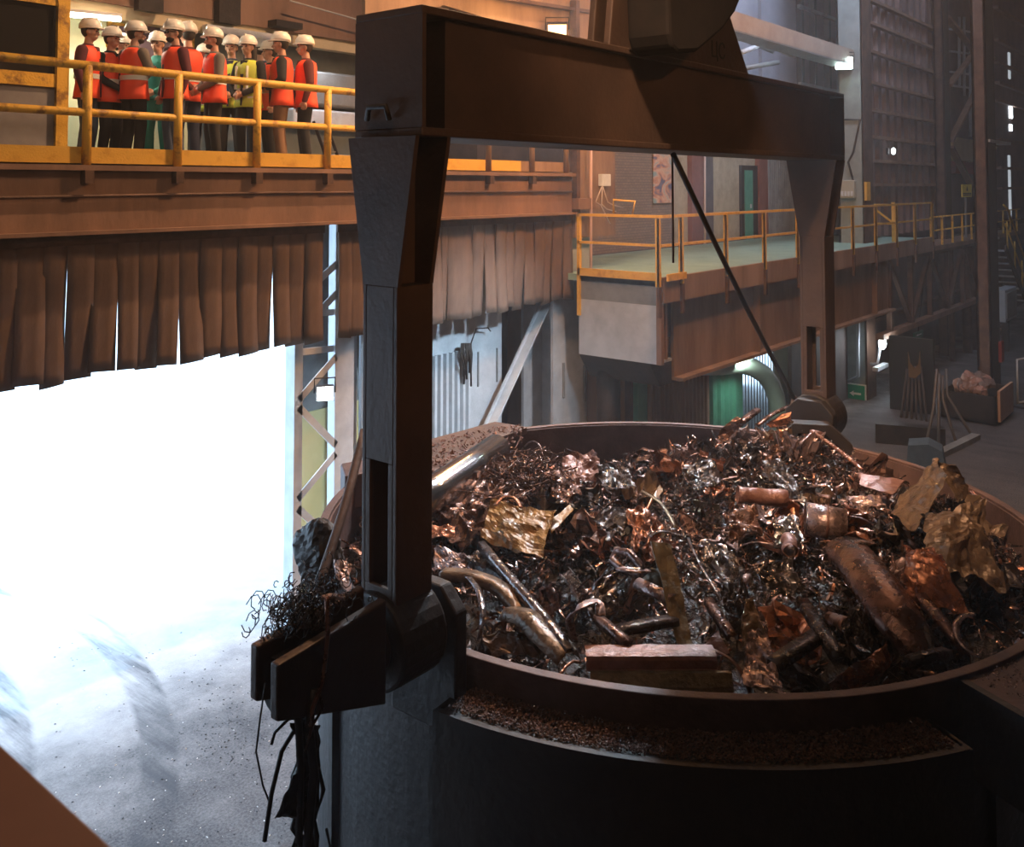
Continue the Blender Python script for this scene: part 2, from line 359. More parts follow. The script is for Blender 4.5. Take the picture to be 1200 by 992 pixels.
# slim grey stanchion beside it
o = MB().box(az_x(412, 10.9), az_x(420, 10.9), 10.9, 11.0, 0, 6.1).tube([(az_x(425, 10.8), 10.8, 0), (az_x(425, 10.8), 10.8, 6.0)], .04, 10).build('stanchion', M['greyp'])
tag(center_on(o), 'slim grey stanchion between the lattice column and the lifting beam leg', 'post')

# white panel wall right of the post
x5, x6 = az_x(500, 10.9), az_x(588, 10.9)
p = Th('sliding_door', 'pale grey steel door panel with vertical ribs left of the diagonal brace', 'door', (11.5, 10.9, 0))
p.part(MB().box(x5-.9, x6, 10.9, 10.96, 0, 6.0), 'sheet', M['greyp'])
xr = az_x(548, 10.9); zr = at_y(530, 412, 10.9).z
for i in range(8):
    x = xr-.14*i; p.part(MB().prism([(-.05, 0), (.05, 0), (.028, .06), (-.028, .06)], (x, 10.9, .1), (1, 0, 0), (0, -1, 0), (0, 0, zr-.1)), 'rib', M['greyp'])
a0, a1 = az_x(560, 10.9), az_x(582, 10.9); zt, zb_ = at_y(570, 410, 10.9).z, at_y(570, 450, 10.9).z
for a in (a0, a1): p.part(MB().box(a-.012, a+.012, 10.87, 10.9, zb_, zt), 'guide', M['greyd'])
# hanging bundle
hb = MB()
for i in range(16):
    q = at_y(548+random.uniform(-7, 4), 402, 10.75); l = random.uniform(.25, .75)
    hb.tube([q, q+Vector((random.uniform(-.08, .05), random.uniform(-.04, .03), -l*.4)), q+Vector((random.uniform(-.05, .08), random.uniform(-.04, .03), -l))], .018, 6)
hb.tube([at_y(552, 402, 10.75), at_y(558, 385, 10.75), at_y(572, 384, 10.75), at_y(575, 388, 10.75)], .012, 6)
tag(center_on(hb.build('cable_bundle', M['dark'])), 'dark frayed cable bundle hanging on the pale door panel', 'cable')
# diagonal brace + column
db = MB(); q0 = at_y(643, 350, 10.6); q1 = at_y(578, 492, 10.6); q2 = q1+(q1-q0)*1.5
q2 = q0+(q1-q0)*((q0.z-0.02)/(q0.z-q1.z)) if q1.z > 0 else q1
db.bar(q0, q2, .03, .2, (0, 1, 0)); db.bar(q0+Vector((0, .08, 0)), q2+Vector((0, .08, 0)), .16, .03, (0, 1, 0))
tag(center_on(db.build('diagonal_brace', M['greyp'])), 'grey diagonal brace leaning against the wide grey column', 'brace')
cx0, cx1 = az_x(648, 10.4), az_x(691, 10.4)
cl = Th('steel_column', 'wide pale grey steel column right of the rubber curtain', 'column', ((cx0+cx1)/2, 10.6, 0))
cl.part(MB().box(cx0, cx1, 10.4, 10.46, 0, 6.1), 'front_flange', M['greyp'])
cl.part(MB().box((cx0+cx1)/2-.03, (cx0+cx1)/2+.03, 10.46, 11.1, 0, 6.1), 'web', M['greyp'])
cl.part(MB().box(cx0, cx1, 11.1, 11.16, 0, 6.1), 'rear_flange', M['greyp'])
for px, ya, yb in ((659, 425, 466), (683.5, 428, 470)):
    x = az_x(px, 10.4); cl.part(MB().box(x-.018, x+.018, 10.36, 10.4, at_y(px, yb, 10.4).z, at_y(px, ya, 10.4).z), 'rib', M['greyd'])
# pink conduit
q = [at_y(692.5, y, 10.0) for y in (172, 250, 330, 423)]
tag(center_on(MB().tube(q+[at_y(702, 425, 10.0)], .028, 8).build('conduit', mat('pinkish_conduit', (.45,.3,.26), None, .5))), 'thin vertical pinkish conduit in front of the wide grey column', 'pipe')

# ---- left glazed booth
bx = az_x(62, 11.15); bx2 = az_x(76, 11.15)
bo = Th('control_booth', 'yellow framed glazed booth at the left end of the gallery', 'booth', (2, 11.2, G))
bo.part(MB().box(bx, bx2, 11.1, 11.25, G, 10.5), 'corner_post', M['yellow_worn'])
zm0, zm1 = at_y(30, 100, 11.15).z, at_y(30, 84, 11.15).z
zt0 = at_y(30, 2, 11.15).z
bo.part(MB().box(-1, bx, 11.12, 11.22, zm0, zm1), 'transom', M['yellow_worn'])
bo.part(MB().box(-1, bx, 11.12, 11.22, zt0, zt0+.12), 'head_rail', M['yellow_worn'])
bo.part(MB().box(-1, bx, 11.16, 11.19, zm1, zt0), 'window_pane', M['glass'])
bo.part(MB().box(-1, bx, 11.16, 11.19, G, zm0), 'lower_panel', mat('grey_panel', (.20,.19,.20), (.26,.25,.25), .4))
bo.part(MB().box(-1, bx2, 11.1, 11.25, zt0+.12, 11), 'fascia', M['girder'])
# ---- behind the visitors
struct(MB().box(az_x(60, 13.5), az_x(215, 13.7), 13.6, 13.8, G, 8.9).build('wall_gallery_panel', M['palegreen']))
hb_ = Th('gallery_head_beam', 'brown steel head beam over the visitors with a pale lower edge', 'beam', (8, 13.4, 8.6))
zb0 = at_y(320, 50, 13.4).z; zb1 = at_y(320, 36, 13.4).z
hb_.part(MB().box(4.5, 14.15, 13.3, 13.5, zb0, zb1), 'pale_flange', mat('pale_yellow_beam', (.5,.42,.26), (.6,.5,.32), .6, 0, 3))
hb_.part(MB().box(4.5, 14.15, 13.25, 13.5, zb1, 12), 'web', M['girder'])
for px in (170, 263): x = az_x(px, 13.2); hb_.part(MB().box(x-.2, x+.2, 13.1, 13.25, zb1-.05, 11), 'stiffener', M['dark'])
x = az_x(335, 13.1); hb_.part(MB().box(x-.3, x+.25, 13.0, 13.25, zb1+.02, zb1+.13), 'bracket', M['dark'])
tag(center_on(MB().tube([at_y(340, 1, 13.0), at_y(415, 22, 13.0), at_y(470, 38, 13.0)], .015, 6).build('wire', M['greyp'])), 'thin pale wire crossing the brown head beam', 'wire')
# fluorescent tube
f0, f1 = at_y(77, 17, 13.1), at_y(141, 23, 13.1)
fl = Th('fluorescent_light', 'lit white fluorescent tube under the head beam above the leftmost visitors', 'lamp', tuple((f0+f1)/2))
fl.part(MB().tube([f0, f1], .035, 10), 'tube', mat('lit_tube', (1,1,1), emit=((1, .95, .72), 14)))
fl.part(MB().bar(f0+Vector((0, .0, .06)), f1+Vector((0, 0, .06)), .1, .04), 'housing', M['white'])
light('gallery_fill', 'AREA', (6.6, 12.9, 8.45), 60, (1, .93, .72), 1.2, (6.8, 12.2, 6.5), .2)
light('gallery_fill', 'AREA', (10.5, 13.0, 8.4), 30, (.8, .9, 1), 1.2, (10.5, 12.4, 6.5), .2)
# pale fluorescent housing to the right, notice boards
a, b2 = at_y(240, 33, 13.2), at_y(322, 45, 13.2)
tag(center_on(MB().bar(a, b2, .14, .12).build('lamp_housing', M['white'])), 'unlit white strip lamp under the beam above the middle visitors', 'lamp')
for px0, px1, y0, y1, lab in ((128, 150, 32, 52, 'small framed dark notice board behind the leftmost visitors'), (158, 224, 36, 66, 'wide framed dark notice board behind the central visitors')):
    A = at_y(px0, y1, 13.58); B = at_y(px1, y0, 13.58)
    nb = Th('notice_board', lab, 'notice board', (A.x, 13.58, A.z))
    nb.part(MB().box(A.x, B.x, 13.56, 13.6, A.z, B.z), 'board', mat('purple_board', (.12,.09,.13), None, .6))
    fr = MB(); t = .04
    fr.box(A.x-t, A.x, 13.54, 13.6, A.z-t, B.z+t).box(B.x, B.x+t, 13.54, 13.6, A.z-t, B.z+t).box(A.x, B.x, 13.54, 13.6, A.z-t, A.z).box(A.x, B.x, 13.54, 13.6, B.z, B.z+t)
    nb.part(fr, 'frame', M['yellow_worn'])
# machinery behind right half of the gallery
X0, X1 = az_x(222, 13.7), 14.0
struct(MB().box(X0, X1, 13.72, 13.8, G, 8.9).build('wall_gallery_back', mat('slate_sheet', (.12,.15,.15), (.2,.24,.24), .5, .1, 1)))
for i, (px0, px1, y0, y1, m, lab) in enumerate([(345, 440, 92, 122, M['greyd'], 'blue-grey duct high behind the rightmost visitors'), (340, 440, 134, 146, M['white'], 'pale duct at waist height behind the rightmost visitors')]):
    A = at_y(px0, y1, 13.4); B = at_y(px1, y0, 13.4); r0 = (B.z-A.z)/2
    o = MB().box(A.x, B.x, 13.3, 13.7, A.z, B.z).build('duct', m, bevel=.04); tag(center_on(o), lab, 'duct')
for px0, px1, y0, y1, lab in ((390, 415, 183, 194, 'low white box standing at the right end of the gallery'), (315, 330, 150, 196, 'small grey cabinet behind the brown-trousered visitor')):
    A = at_y(px0, y1, 12.9); B = at_y(px1, y0, 12.9)
    cb = Th('cabinet', lab, 'cabinet', (A.x, 12.9, G)); cb.part(MB().box(A.x, B.x, 12.9, 13.25, G, max(B.z, G+.3)), 'body', M['white'], bevel=.01)
    cb.part(MB().box(A.x+.04, B.x-.04, 12.88, 12.9, G+.05, max(B.z, G+.3)-.05), 'door', M['greyp'])
la = Th('step_ladder', 'small dark step ladder behind the rightmost visitor', 'ladder', tuple(at_y(397, 190, 12.5)[:2])+(G,))
for px in (388, 402):
    la.part(MB().bar((az_x(px, 12.5), 12.5, G), (az_x(px, 12.5)-.15, 12.8, 7.1), .03, .05), 'stile', M['dark'])
for i in range(4):
    t = (i+.7)/4.5; la.part(MB().box(az_x(388, 12.5)-.15*t, az_x(402, 12.5)-.15*t, 12.5+.3*t, 12.56+.3*t, G+.86*t, G+.86*t+.025), 'tread', M['greyd'])

# orange-lit plate structure left of the hook and the sodium flood lamp
PY_ = 10.3
q0, q1 = at_y(655, 40, 10.1), None
op = Th('crane_cab_plate', 'brown plated cab side above the orange floodlight', 'panel', (12, 10.6, 9))
zl = at_y(560, 8, 10.3).z
A0 = at_y(430, -20, 10.3); A1 = at_y(690, 14, 10.3)
op.part(MB().prism([(at_y(520, 6, 10.3).x, at_y(520, 6, 10.3).z), (at_y(640, 42, 10.3).x, at_y(640, 42, 10.3).z), (at_y(668, 42, 10.3).x, at_y(668, 42, 10.3).z), (at_y(689, 10, 10.3).x, at_y(689, 10, 10.3).z), (14.0, 11), (9.2, 11), (9.2, 8.3)], (0, 10.3, 0), (1, 0, 0), (0, 0, 1), (0, .08, 0)), 'side_plate', M['girder2'])
a = at_y(575, 0, 10.2); b3 = at_y(690, 14, 10.2)
op.part(MB().bar(a+Vector((-1, 0, .0)), b3, .12, .06), 'edge_angle', M['rust'])
def flood(name, label, p, col, estr, power, d, w=.26, h=.2, lum=True):
    p = Vector(p); d = Vector(d).normalized(); t = Th(name, label, 'lamp', tuple(p))
    _, s, u = frame(d)
    t.part(MB().prism([(-w/2, -h/2), (w/2, -h/2), (w/2, h/2), (-w/2, h/2)], p, s, u, -d*.12), 'housing', M['dark'])
    t.part(MB().prism([(-w/2*.88, -h/2*.88), (w/2*.88, -h/2*.88), (w/2*.88, h/2*.88), (-w/2*.88, h/2*.88)], p+d*.004, s, u, d*.012), 'lens', mat('lens_'+name, (1,1,1), emit=(col, estr)))
    t.part(MB().tube([p-d*.06-s*(w/2+.02), p-d*.06-s*(w/2+.02)+u*(h/2+.1), p-d*.06+s*(w/2+.02)+u*(h/2+.1), p-d*.06+s*(w/2+.02)], .012, 6), 'bracket', M['dark'])
    l = light(name+'_beam', 'SPOT', p+d*.05, power, col, .12, p+d, angle=2.6); return t
lampdir = (EYE-at_y(656, 40, 10.0)).normalized()+Vector((0, 0, -.35))
flood('orange_floodlight', 'glowing orange floodlight hanging above the lifting beam', at_y(653, 36, 10.0), (1, .52, .17), 4.5, 420, lampdir, .38, .26)
flood('column_floodlight', 'glaring white floodlight on the lattice column beside the doorway', at_y(381, 461, 10.1), (.85, .97, 1), 40, 50, (EYE-at_y(381, 461, 10.1)).normalized()+Vector((.1,0,-.2)), .24, .2)
flood('teal_floodlight', 'glaring greenish white floodlight high on the tall grey column', at_x(989, 74, 26.25), (.72, 1, .96), 90, 60, (EYE-at_x(989, 74, 26.25)).normalized()+Vector((0, 0, -.3)), .5, .38)

# ================================================================ RIGHT PLATFORM
H = 4.36
pf = Th('platform', 'lower platform with green painted floor and rust brown edge girder', 'platform', (20, 8.3, 2.5))
XL = 14.15; XR = az_x(1090, 8.2)
pf.part(MB().box(XL, 15.2, 8.24, 10.35, H-.12, H).box(15.2, XR, 8.24, 12.28, H-.12, H), 'deck', M['green_floor'])
pf.part(MB().box(XL, XR, 8.16, 8.24, H-.4, H+.04), 'edge_plate', M['girder2'])
pf.part(MB().box(XL, XL+.04, 8.24, 9.95, H-.45, H-.02), 'end_fascia', M['greyd'])
xg = az_x(1040, 8.4)
pf.part(MB().box(XL+.75, xg, 8.4, 8.46, 2.56, H-.12), 'web', M['girder2'])
pf.part(MB().box(XL+.75, xg, 8.22, 8.7, 2.50, 2.56), 'bottom_flange', M['girder2'])
pf.part(MB().box(XL, XL+.06, 8.3, 9.95, 2.95, H-.45).box(XL, XL+.5, 8.3, 9.95, 2.9, 2.95), 'end_plate', M['greyp'])
pf.part(MB().box(XL-.03, XL+.06, 8.2, 8.3, 2.9, H).box(XL+.3, XL+.36, 8.3, 8.5, 2.9, H-.12), 'end_stiffener', M['girder'])
pf.part(MB().prism([(0, 0), (1.2, -.0), (.9, -.45), (.35, -.45)], (XL, 8.45, 2.9), (1, 0, 0), (0, 0, 1), (0, 1.5, 0)), 'haunch', M['dark'])
for px in (882, 960, 1020): x = az_x(px, 8.4); pf.part(MB().box(x-.02, x+.02, 8.26, 8.4, 2.56, H-.4), 'stiffener', M['girder2'])

rr = Th('platform_railing', 'yellow angle-iron railing of the green platform', 'railing', (20, 8.2, H))
px_ = [az_x(p, 8.2) for p in (768, 795)]; X = px_[1]; posts = [px_[0]]
while X < XR-.2: posts.append(X); X += 1.75
posts.append(XR)
rr.part(MB().box(XL-.05, XR, 8.15, 8.20, 5.43, 5.48), 'top_rail', M['yellow'])
rr.part(MB().box(XL-.05, XR, 8.16, 8.20, 4.93, 4.975), 'middle_rail', M['yellow'])
for x in posts: rr.part(MB().box(x-.035, x+.035, 8.12, 8.16, H-.1, 5.43).box(x-.035, x-.025, 8.12, 8.19, H-.1, 5.43), 'post', M['yellow'])
for x in posts: rr.part(MB().box(x-.045, x+.045, 8.11, 8.155, H-.62, H-.1), 'post_foot', M['rust'])
rr.part(MB().box(XL-.05, XL, 8.2, 9.95, 5.43, 5.48), 'end_top_rail', M['yellow'])
rr.part(MB().box(XL-.05, XL, 8.2, 9.95, 4.93, 4.975), 'end_middle_rail', M['yellow'])
rr.part(MB().box(XL-.05, XL-.01, 8.2, 9.95, H-.02, H+.12), 'end_toe_board', M['yellow'])
rr.part(MB().box(XL-.05, XL+.02, 9.9, 9.96, H-.75, 5.48), 'end_post', M['yellow'])
rr.part(MB().box(XL+.05, posts[1]+.1, 8.10, 8.14, H-.02, H+.1), 'toe_board', M['yellow'])
q = [at_x(px, py, XL+.1) for px, py in ((719, 250), (719, 234), (744, 236), (741, 252))]
rr.part(MB().tube(q, .02, 8), 'hoop', M['yellow'])
# rail return / gate at the platform's far end
gt = Th('platform_gate', 'small yellow gate standing across the far end of the green platform', 'gate', (XR-2.5, 9, H))
for y in (8.5, 9.2): gt.part(MB().box(XR-2.6, XR-2.5, y, y+.08, H, 5.5), 'post', M['yellow'])
for z in (4.85, 5.4): gt.part(MB().box(XR-2.58, XR-2.52, 8.5, 9.28, z, z+.05), 'rail', M['yellow'])
gt.part(MB().bar((XR-2.55, 8.55, 4.9), (XR-2.55, 9.2, 5.4), .04, .05), 'brace', M['yellow'])
# far walkway
X2, X3 = XR, az_x(1150, 8.2)+.6
fwk = Th('walkway', 'narrow far walkway with thin yellowish railing behind the tall brown column', 'walkway', (X2, 8.3, 4))
fwk.part(MB().box(X2, X3+6, 8.2, 9.2, 3.95, 4.1), 'deck', M['girder'])
for z in (5.0, 4.58): fwk.part(MB().tube([(X2, 8.2, z), (X3+6, 8.2, z)], .025, 6), 'rail', M['yellow_worn'])
x = X2
while x < X3+6: fwk.part(MB().box(x-.03, x+.03, 8.17, 8.23, 4.1, 5.0), 'post', M['yellow_worn']); x += 1.25
tr = Th('platform_truss', 'open brown truss under the far end of the platform', 'truss', (30, 8.4, 1.8))
tr.part(MB().bar((az_x(1028, 8.4), 8.4, 1.85), (X3+3, 8.4, 1.85), .22, .16), 'bottom_chord', M['girder'])
tr.part(MB().bar((az_x(1028, 9.4), 9.6, 1.85), (X3+3, 9.6, 1.85), .2, .12), 'bottom_chord', M['rust'])
tr.part(MB().bar((XR-1, 8.4, 3.9), (X3+3, 8.4, 3.9), .15, .15), 'top_chord', M['rust'])
x = xg
i = 0
while x < X3+2:
    tr.part(MB().bar((x, 8.4, 1.9), (x, 8.4, 3.9), .14, .14), 'vertical', M['rust'])
    tr.part(MB().bar((x, 8.4, 1.9 if i % 2 else 3.9), (x+2, 8.4, 3.9 if i % 2 else 1.9), .1, .12, (0, 1, 0)), 'diagonal', M['rust']); x += 2.0; i += 1
# ---- facade behind the platform (Y = 12.5)
fy = 12.44
def pan(px0, px1, z0, z1, m, nm, y=fy, t=.06):
    o = MB().box(az_x(px0, y), az_x(px1, y), y, y+t, z0, z1).build(nm, m); return struct(o)
def brick_mat():
    m = bpy.data.materials.new('small_brick'); m.use_nodes = True; nt = m.node_tree; N = nt.nodes; L = nt.links; b = N['Principled BSDF']
    tc = N.new('ShaderNodeTexCoord'); mp = N.new('ShaderNodeMapping'); mp.inputs['Rotation'].default_value = (math.pi/2, 0, 0)
    br = N.new('ShaderNodeTexBrick'); br.inputs['Color1'].default_value = (.22,.15,.10,1); br.inputs['Color2'].default_value = (.27,.18,.12,1); br.inputs['Mortar'].default_value = (.14,.1,.075,1); br.inputs['Scale'].default_value = 3.5
    L.new(tc.outputs['Object'], mp.inputs[0]); L.new(mp.outputs[0], br.inputs[0]); L.new(br.outputs[0], b.inputs['Base Color']); b.inputs['Roughness'].default_value = .8; return m
BR = brick_mat()
pan(690, 765, H, 9, BR, 'wall_brick_panel'); pan(788, 811, H, 9, M['beige'], 'wall_beige_panel'); pan(765, 788, H, 9, BR, 'wall_brick_panel')
pan(811, 827, H, 9, M['redb'], 'wall_redbrown_pillar', 12.3, .2); pan(827, 836, H, 9, M['wall'], 'wall_dark_strip')
pan(836, 890, H, 9, M['beige'], 'wall_beige_panel'); pan(890, 900, H, 9, M['redb'], 'wall_brown_pillar', 12.3, .2)
cs = MB(); x = az_x(900, fy)
while x < az_x(1000, fy): cs.prism([(0, 0), (.12, 0), (.09, .05), (.03, .05)], (x, fy, H), (1, 0, 0), (0, -1, 0), (0, 0, 5)); x += .16
struct(cs.build('wall_corrugated', M['greyd']))
d = Th('personnel_door', 'narrow dark framed green door in the beige wall of the platform', 'door', (az_x(880, fy), fy, H))
d.part(MB().box(az_x(869, 12.36), az_x(891, 12.36), 12.36, fy, H, 6.6), 'frame', M['dark']); d.part(MB().box(az_x(873, 12.34), az_x(882, 12.34), 12.33, 12.36, H, 6.45), 'leaf', M['green'])
d.part(MB().box(az_x(880, 12.3), az_x(881, 12.3), 12.30, 12.33, 5.3, 5.42), 'handle', M['greyp'])
# poster: two abstract colour fields
def poster_mat():
    m = bpy.data.materials.new('poster_print'); m.use_nodes = True; nt = m.node_tree; N = nt.nodes; L = nt.links; b = N['Principled BSDF']
    tc = N.new('ShaderNodeTexCoord'); mp = N.new('ShaderNodeMapping'); mp.inputs['Scale'].default_value = (1, 1, 1.6); n = N.new('ShaderNodeTexNoise'); n.inputs['Scale'].default_value = 1.6; n.inputs['Distortion'].default_value = 1.2
    r = N.new('ShaderNodeValToRGB'); e = r.color_ramp.elements; e[0].position = .35; e[0].color = (.12,.13,.22,1); e[1].position = .62; e[1].color = (.30,.42,.44,1)
    k = e.new(.43); k.color = (.62,.28,.16,1); k = e.new(.52); k.color = (.72,.48,.34,1)
    L.new(tc.outputs['Object'], mp.inputs[0]); L.new(mp.outputs[0], n.inputs['Vector']); L.new(n.outputs[0], r.inputs[0]); L.new(r.outputs[0], b.inputs['Base Color']); b.inputs['Roughness'].default_value = .4; return m
A = at_y(766, 238, 12.4); B = at_y(788, 178, 12.4)
tag(center_on(MB().box(A.x, B.x, 12.39, 12.42, A.z, B.z).build('poster', poster_mat())), 'tall poster in orange, grey and blue on the brick wall behind the platform', 'poster')
for px, y0, y1, lab in ((789, 178, 250, 'pale vertical pipe at the right edge of the poster'), (826, 180, 255, 'thin white pipe on the dark strip left of the beige wall')):
    tag(center_on(MB().tube([at_y(px, y1+40, 12.2), at_y(px, y1, 12.2), at_y(px, y0-40, 12.2)], .03, 8).build('pipe', mat('pale_pipe', (.55,.45,.4), None, .5))), lab, 'pipe')
# switch box with cables left of the platform
A = at_y(701, 218, 10.2); B = at_y(711, 204, 10.2)
sb = Th('switch_box', 'small white switch box with dangling cables left of the platform railing', 'switch box', (A.x, 10.2, A.z))
sb.part(MB().box(A.x, B.x, 10.1, 10.2, A.z, B.z), 'box', M['white'], bevel=.01)
for e in ((712, 240, 730, 243), (705, 245, 722, 248), (698, 240, 715, 262)):
    sb.part(MB().tube([at_y(706, 217, 10.12), at_y(e[0], (217+e[1])/2+8, 10.12), at_y(e[0]+6, e[1], 10.1), at_y(e[2], e[3], 10.1)], .012, 6), 'cable', mat('pale_cable', (.5,.4,.34), None, .5))
cp = Th('corner_post', 'brown steel corner post with brackets between gallery and platform', 'post', (az_x(680, 10.3), 10.3, 0))
cp.part(MB().box(az_x(672, 10.25), az_x(719, 10.25), 10.21, 10.35, 5.0, 10), 'web', M['girder2']); cp.part(MB().box(az_x(676, 10.1), az_x(680, 10.1), 10.1, 10.25, 5.45, 9.5), 'flange', M['rust'])
cp.part(MB().box(az_x(672, 10.1), az_x(692, 10.1), 9.98, 10.25, 5.55, 5.75), 'bracket', M['girder'])
struct(MB().box(15.05, 15.2, 9.5, 12.4, 0, 4.2).build('trim_under_platform', M['girder']))

tag(center_on(MB().tube([(14.6, 9.6, z) for z in (0, 2.9)], .22, 14).build('support_post', M['dark'])), 'dark post under the left end of the platform', 'post')
# ---- lower wall behind platform
def ribs(px0, px1, z0, z1, m, lab, y=9.3, pitch=.16):
    t = MB(); x = az_x(px0, y); x1 = az_x(px1, y); t.box(x, x1, y, y+.04, z0, z1)
    while x+pitch < x1+.02: t.prism([(0, 0), (pitch*.6, 0), (pitch*.45, .06), (pitch*.15, .06)], (x, y, z0), (1, 0, 0), (0, -1, 0), (0, 0, z1-z0)); x += pitch
    return t
tag(center_on(ribs(758, 829, 0, 3.0, M['girder2'], '').build('corrugated_panel', M['girder2'])), 'brown corrugated panel between the two green panels under the platform', 'panel')
tag(center_on(ribs(829, 868, 0, 3.4, M['green'], '', 9.32, .36).build('boarded_panel', M['green'])), 'wide green boarded panel beside the bright gateway under the platform', 'panel')
tag(center_on(MB().box(az_x(746, 9.3), az_x(757, 9.3), 9.3, 9.4, 0, 3).build('door_panel', M['green'])), 'narrow green panel left of the brown corrugated panel', 'panel')
gg = Th('barred_gate', 'white barred gate standing in the bright gateway under the platform', 'gate', (az_x(888, 9.55), 9.55, 0))
gx0, gx1 = az_x(869, 9.55), az_x(906, 9.55)
for z in (.15, 2.1): gg.part(MB().box(gx0, gx1, 9.53, 9.57, z, z+.05), 'rail', M['white'])
for i in range(11): x = gx0+.1+(gx1-gx0-.2)*i/10; gg.part(MB().tube([(x, 9.55, .15), (x, 9.55, 2.12)], .014, 6), 'bar', M['greyd'])
tag(center_on(MB().box(az_x(905, 9.7), az_x(940, 9.7), 9.7, 9.75, 0, 2.6).build('pale_panel', mat('pale_green_panel', (.55,.6,.45), None, .6))), 'pale green panel closing the right part of the gateway', 'panel')
# big duct elbow
pts = [at_y(px, py, 9.05) for px, py in ((800, 428), (845, 428), (866, 426), (882, 430), (895, 438), (904, 450), (910, 466), (912, 485))]; pts.append(Vector((pts[-1].x, 9.05, 0)))
tag(center_on(MB().tube(pts, .20, 20).build('duct_elbow', mat('grey_green_duct', (.25,.32,.27), (.33,.4,.34), .5, 0, 2))), 'large grey green duct elbow curving down beside the bright gateway', 'duct')

# ================================================================ TALL COLUMNS AND SHEETED WALL (right)
tc_ = Th('tall_grey_column', 'tall grey column rising through the platform with a green exit sign', 'column', (26.9, 9.2, 0))
tc_.part(MB().box(26.6, 26.66, 8.9, 9.62, 0, 17), 'side_plate', mat('teal_grey_paint', (.20,.23,.22), (.30,.33,.32), .55, 0, 1.5))
tc_.part(MB().box(26.6, 27.35, 8.88, 8.94, 0, 17), 'front_flange', M['rust'])
tc_.part(MB().box(26.6, 27.35, 9.56, 9.62, 0, 17), 'rear_flange', M['greyp'])
# signs
def at_col(px, py): return at_x(px, py, 26.58)
A = at_col(991, 470); B = at_col(1015, 451)
sg = Th('exit_sign', 'green emergency direction sign with white arrow on the tall grey column', 'sign', (26.56, B.y, A.z))
sg.part(MB().box(26.55, 26.6, B.y, A.y, A.z, B.z), 'board', mat('white_enamel', (.85,.9,.85), None, .4))
sg.part(MB().box(26.54, 26.55, B.y+.03, A.y-.03, A.z+.03, B.z-.03), 'face', mat('sign_green', (.0,.33,.18), None, .4))
cyy = (A.y+B.y)/2; czz = (A.z+B.z)/2; sc_ = (A.y-B.y)
sg.part(MB().prism([(-.28, 0), (-.08, .13), (-.08, .05), (.27, .05), (.27, -.05), (-.08, -.05), (-.08, -.13)], (26.54, cyy, czz), (0, -sc_, 0), (0, 0, sc_), (-.008, 0, 0)), 'arrow', mat('white_enamel', (.85,.9,.85)))
A = at_col(1011, 496); B = at_col(1021, 484)
tag(center_on(MB().box(26.56, 26.59, B.y, A.y, A.z, B.z).build('notice_sign', mat('pink_notice', (.75,.5,.55), None, .5))), 'small pinkish notice on the tall grey column below the exit sign', 'sign')
A = at_col(987, 232); B = at_col(1003, 211)
jb = Th('control_box', 'beige control box with a row of switches on the tall grey column', 'control box', (26.5, A.y, A.z))
jb.part(MB().box(26.42, 26.6, B.y, A.y, A.z, B.z), 'box', mat('beige_box', (.42,.4,.33), None, .5), bevel=.02)
for i in range(4): y = A.y+(B.y-A.y)*(i+.7)/4.4; jb.part(MB().box(26.40, 26.42, y-.03, y+.03, A.z+.06, A.z+.2), 'switch', M['white'])
A = at_col(990, 222); 
tag(center_on(MB().tube([at_col(1000, 212), at_col(994, 190), at_col(1000, 178), at_col(1008, 140), at_col(985, 140)], .03, 6).build('cable', M['dark'])), 'dark cable looping up the tall grey column', 'cable')
q = [at_col(989, 380), at_col(988, 440), at_col(996, 446), at_col(1007, 440), at_col(1007, 370)]
tag(center_on(MB().tube([p+Vector((-.1, 0, 0)) for p in q], .05, 8).build('pipe_loop', M['greyp'])), 'grey pipe loop on the tall grey column above the exit sign', 'pipe')
A = at_y(1016, 235, 8.8); B = at_y(1020, 213, 8.8)
tag(center_on(MB().box(A.x, B.x, 8.8, 8.87, A.z, B.z).build('marker_plate', M['yellow'])), 'small upright yellow marker plate on the brown flange of the tall column', 'plate')
# girder high left of the column
hg = Th('crane_runway_beam', 'pale brown beam running up to the teal floodlight on the tall column', 'beam', (20, 9.4, 9.6))
q0, q1 = at_y(850, 22, 9.2), at_y(978, 62, 9.2)
hg.part(MB().bar(q0+Vector((-3, 0, 0)), Vector((26.6, 9.2, q0.z*.5+q1.z*.5)), .15, .42), 'web', mat('pale_beam', (.32,.25,.2), (.4,.33,.27), .6, 0, 2))
hg.part(MB().bar(q0+Vector((-3, .2, -.22)), Vector((26.6, 9.4, q0.z*.5+q1.z*.5-.22)), .55, .04), 'bottom_flange', M['greyd'])
for i, (a, b4) in enumerate([((862, 42), (905, 60)), ((868, 62), (892, 52)), ((872, 80), (912, 73)), ((860, 35), (930, 66))]):
    tag(center_on(MB().tube([at_y(*a, 11), at_y(*b4, 11)], .07, 8).build('strut', M['white' if i % 2 else 'greyd'])), ['thin dull strut high under the runway beam', 'short pale strut sloping up under the runway beam', 'lowest dull strut just above the lifting beam', 'long pale strut sloping down to the right under the runway beam'][i], 'strut')
